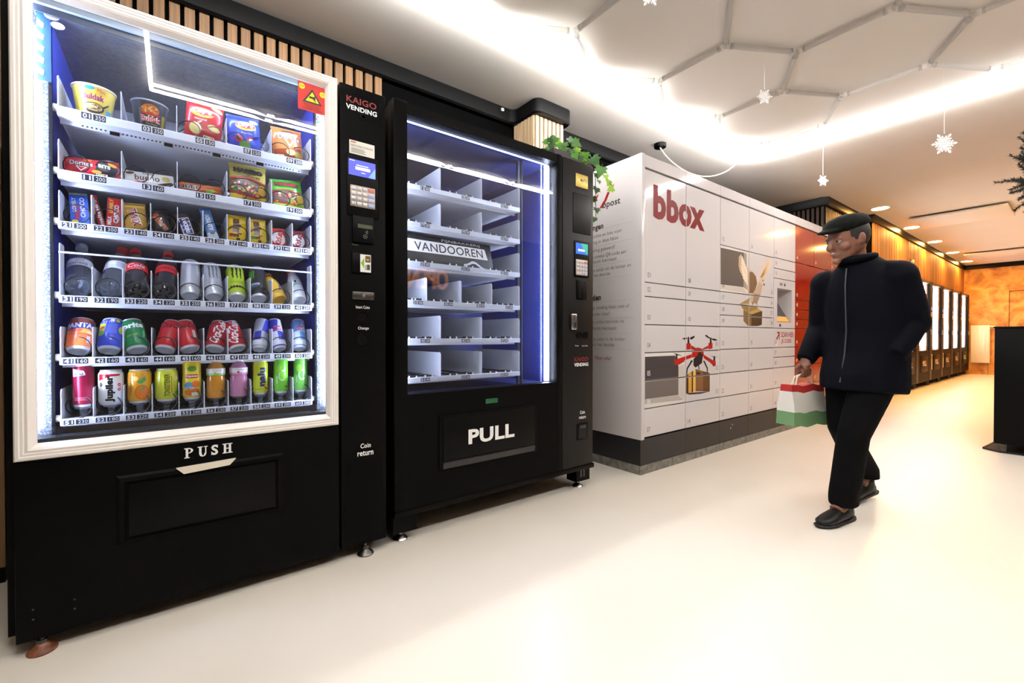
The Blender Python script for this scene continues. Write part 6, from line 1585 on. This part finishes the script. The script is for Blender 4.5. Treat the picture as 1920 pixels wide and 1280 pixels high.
# shoes
def shoe(an, pitch, yaw=0):
    g = bmesh.new()
    limb(g, [(V3((0, .055, .040)), (.030, .036)), (V3((0, .02, .042)), (.036, .040)), (V3((0, -.06, .036)), (.040, .034)), (V3((0, -.12, .028)), (.045, .027)), (V3((0, -.17, .023)), (.038, .021)), (V3((0, -.195, .02)), (.018, .014))], 14)
    limb(g, [(V3((0, .015, .05)), .040), (V3((0, .012, .10)), .042)], 12)
    m = Matrix.Translation(an) @ Matrix.Rotation(yaw, 4, 'Z') @ Matrix.Rotation(pitch, 4, 'X')
    bmesh.ops.transform(g, matrix=m, verts=g.verts)
    o = fused('shoe', person, g, SHOE, .006, 3)
    sl_ = bmesh.new(); limb(sl_, [(V3((0, .085, .008)), (.020, .009)), (V3((0, .05, .008)), (.038, .010)), (V3((0, -.06, .008)), (.042, .009)), (V3((0, -.12, .008)), (.048, .009)), (V3((0, -.18, .008)), (.038, .009)), (V3((0, -.21, .009)), (.012, .006))], 12)
    bmesh.ops.transform(sl_, matrix=m, verts=sl_.verts); B().bm(sl_, M((12, 12, 12), .7, key='rubber_sole'), True).build('sole', o, (0, 0, 0))
    lc = B()
    for k in range(3):
        z_ = .074 - .014 * k; y_ = -.045 - .024 * k
        lc.tube([m @ V3((-.026, y_, z_ - .008)), m @ V3((0, y_ - .004, z_ + .004)), m @ V3((.026, y_, z_ - .008))], .003, M((40, 38, 38), .7, key='lace'), 5)
    lc.build('laces', o, (0, 0, 0))
shoe(V3((.055, -.13, .0)), 0, radians(4)); shoe(V3((-.085, .30, .022)), radians(9), radians(-4))
# carrier bag in the right hand
bg = thing('carrier_bag', 'white carrier bag with red and green bands held by the walking person', 'bag', PO, person.rotation_euler[:])
BAGW = M((226, 222, 214), .55, key='bag_white')
g = bmesh.new(); bmesh.ops.create_cube(g, size=1)
bmesh.ops.subdivide_edges(g, edges=g.edges[:], cuts=5, use_grid_fill=True)
bc = V3((-.232, -.165, .555)) + OF
for q in g.verts:
    t_ = q.co.z + .5
    q.co = V3((bc.x + q.co.x * .11 * (1.05 - .45 * t_) * (1 + .08 * sin(q.co.y * 9 + q.co.z * 7)), bc.y + q.co.y * .27 * (1 - .06 * t_), bc.z + q.co.z * .22 + .006 * sin(q.co.y * 11)))
gb = B().bm(g, BAGW, True)
fr = [gb.m[i] for i in range(len(gb.f))]
for i, f in enumerate(gb.f):
    zc = sum(gb.v[j][2] for j in f) / len(f)
    if zc < .505: gb.m[i] = gb.mi(M((110, 150, 104), .55, key='bag_green'))
    elif zc > .622: gb.m[i] = gb.mi(M((170, 40, 36), .55, key='bag_red'))
gb.build('sack', bg, (0, 0, 0))
for dx in (-.012, .012):
    B().tube([V3((bc.x + dx, bc.y - .07, .66)), V3((bc.x + dx * .6, bc.y - .05, .71)), V3((hb_.x, hb_.y - .02, hb_.z - .010)), V3((hb_.x, hb_.y + .02, hb_.z - .010)), V3((bc.x + dx * .6, bc.y + .05, .71)), V3((bc.x + dx, bc.y + .07, .66))], .004, BAGW, 6).build('handle', bg, (0, 0, 0))
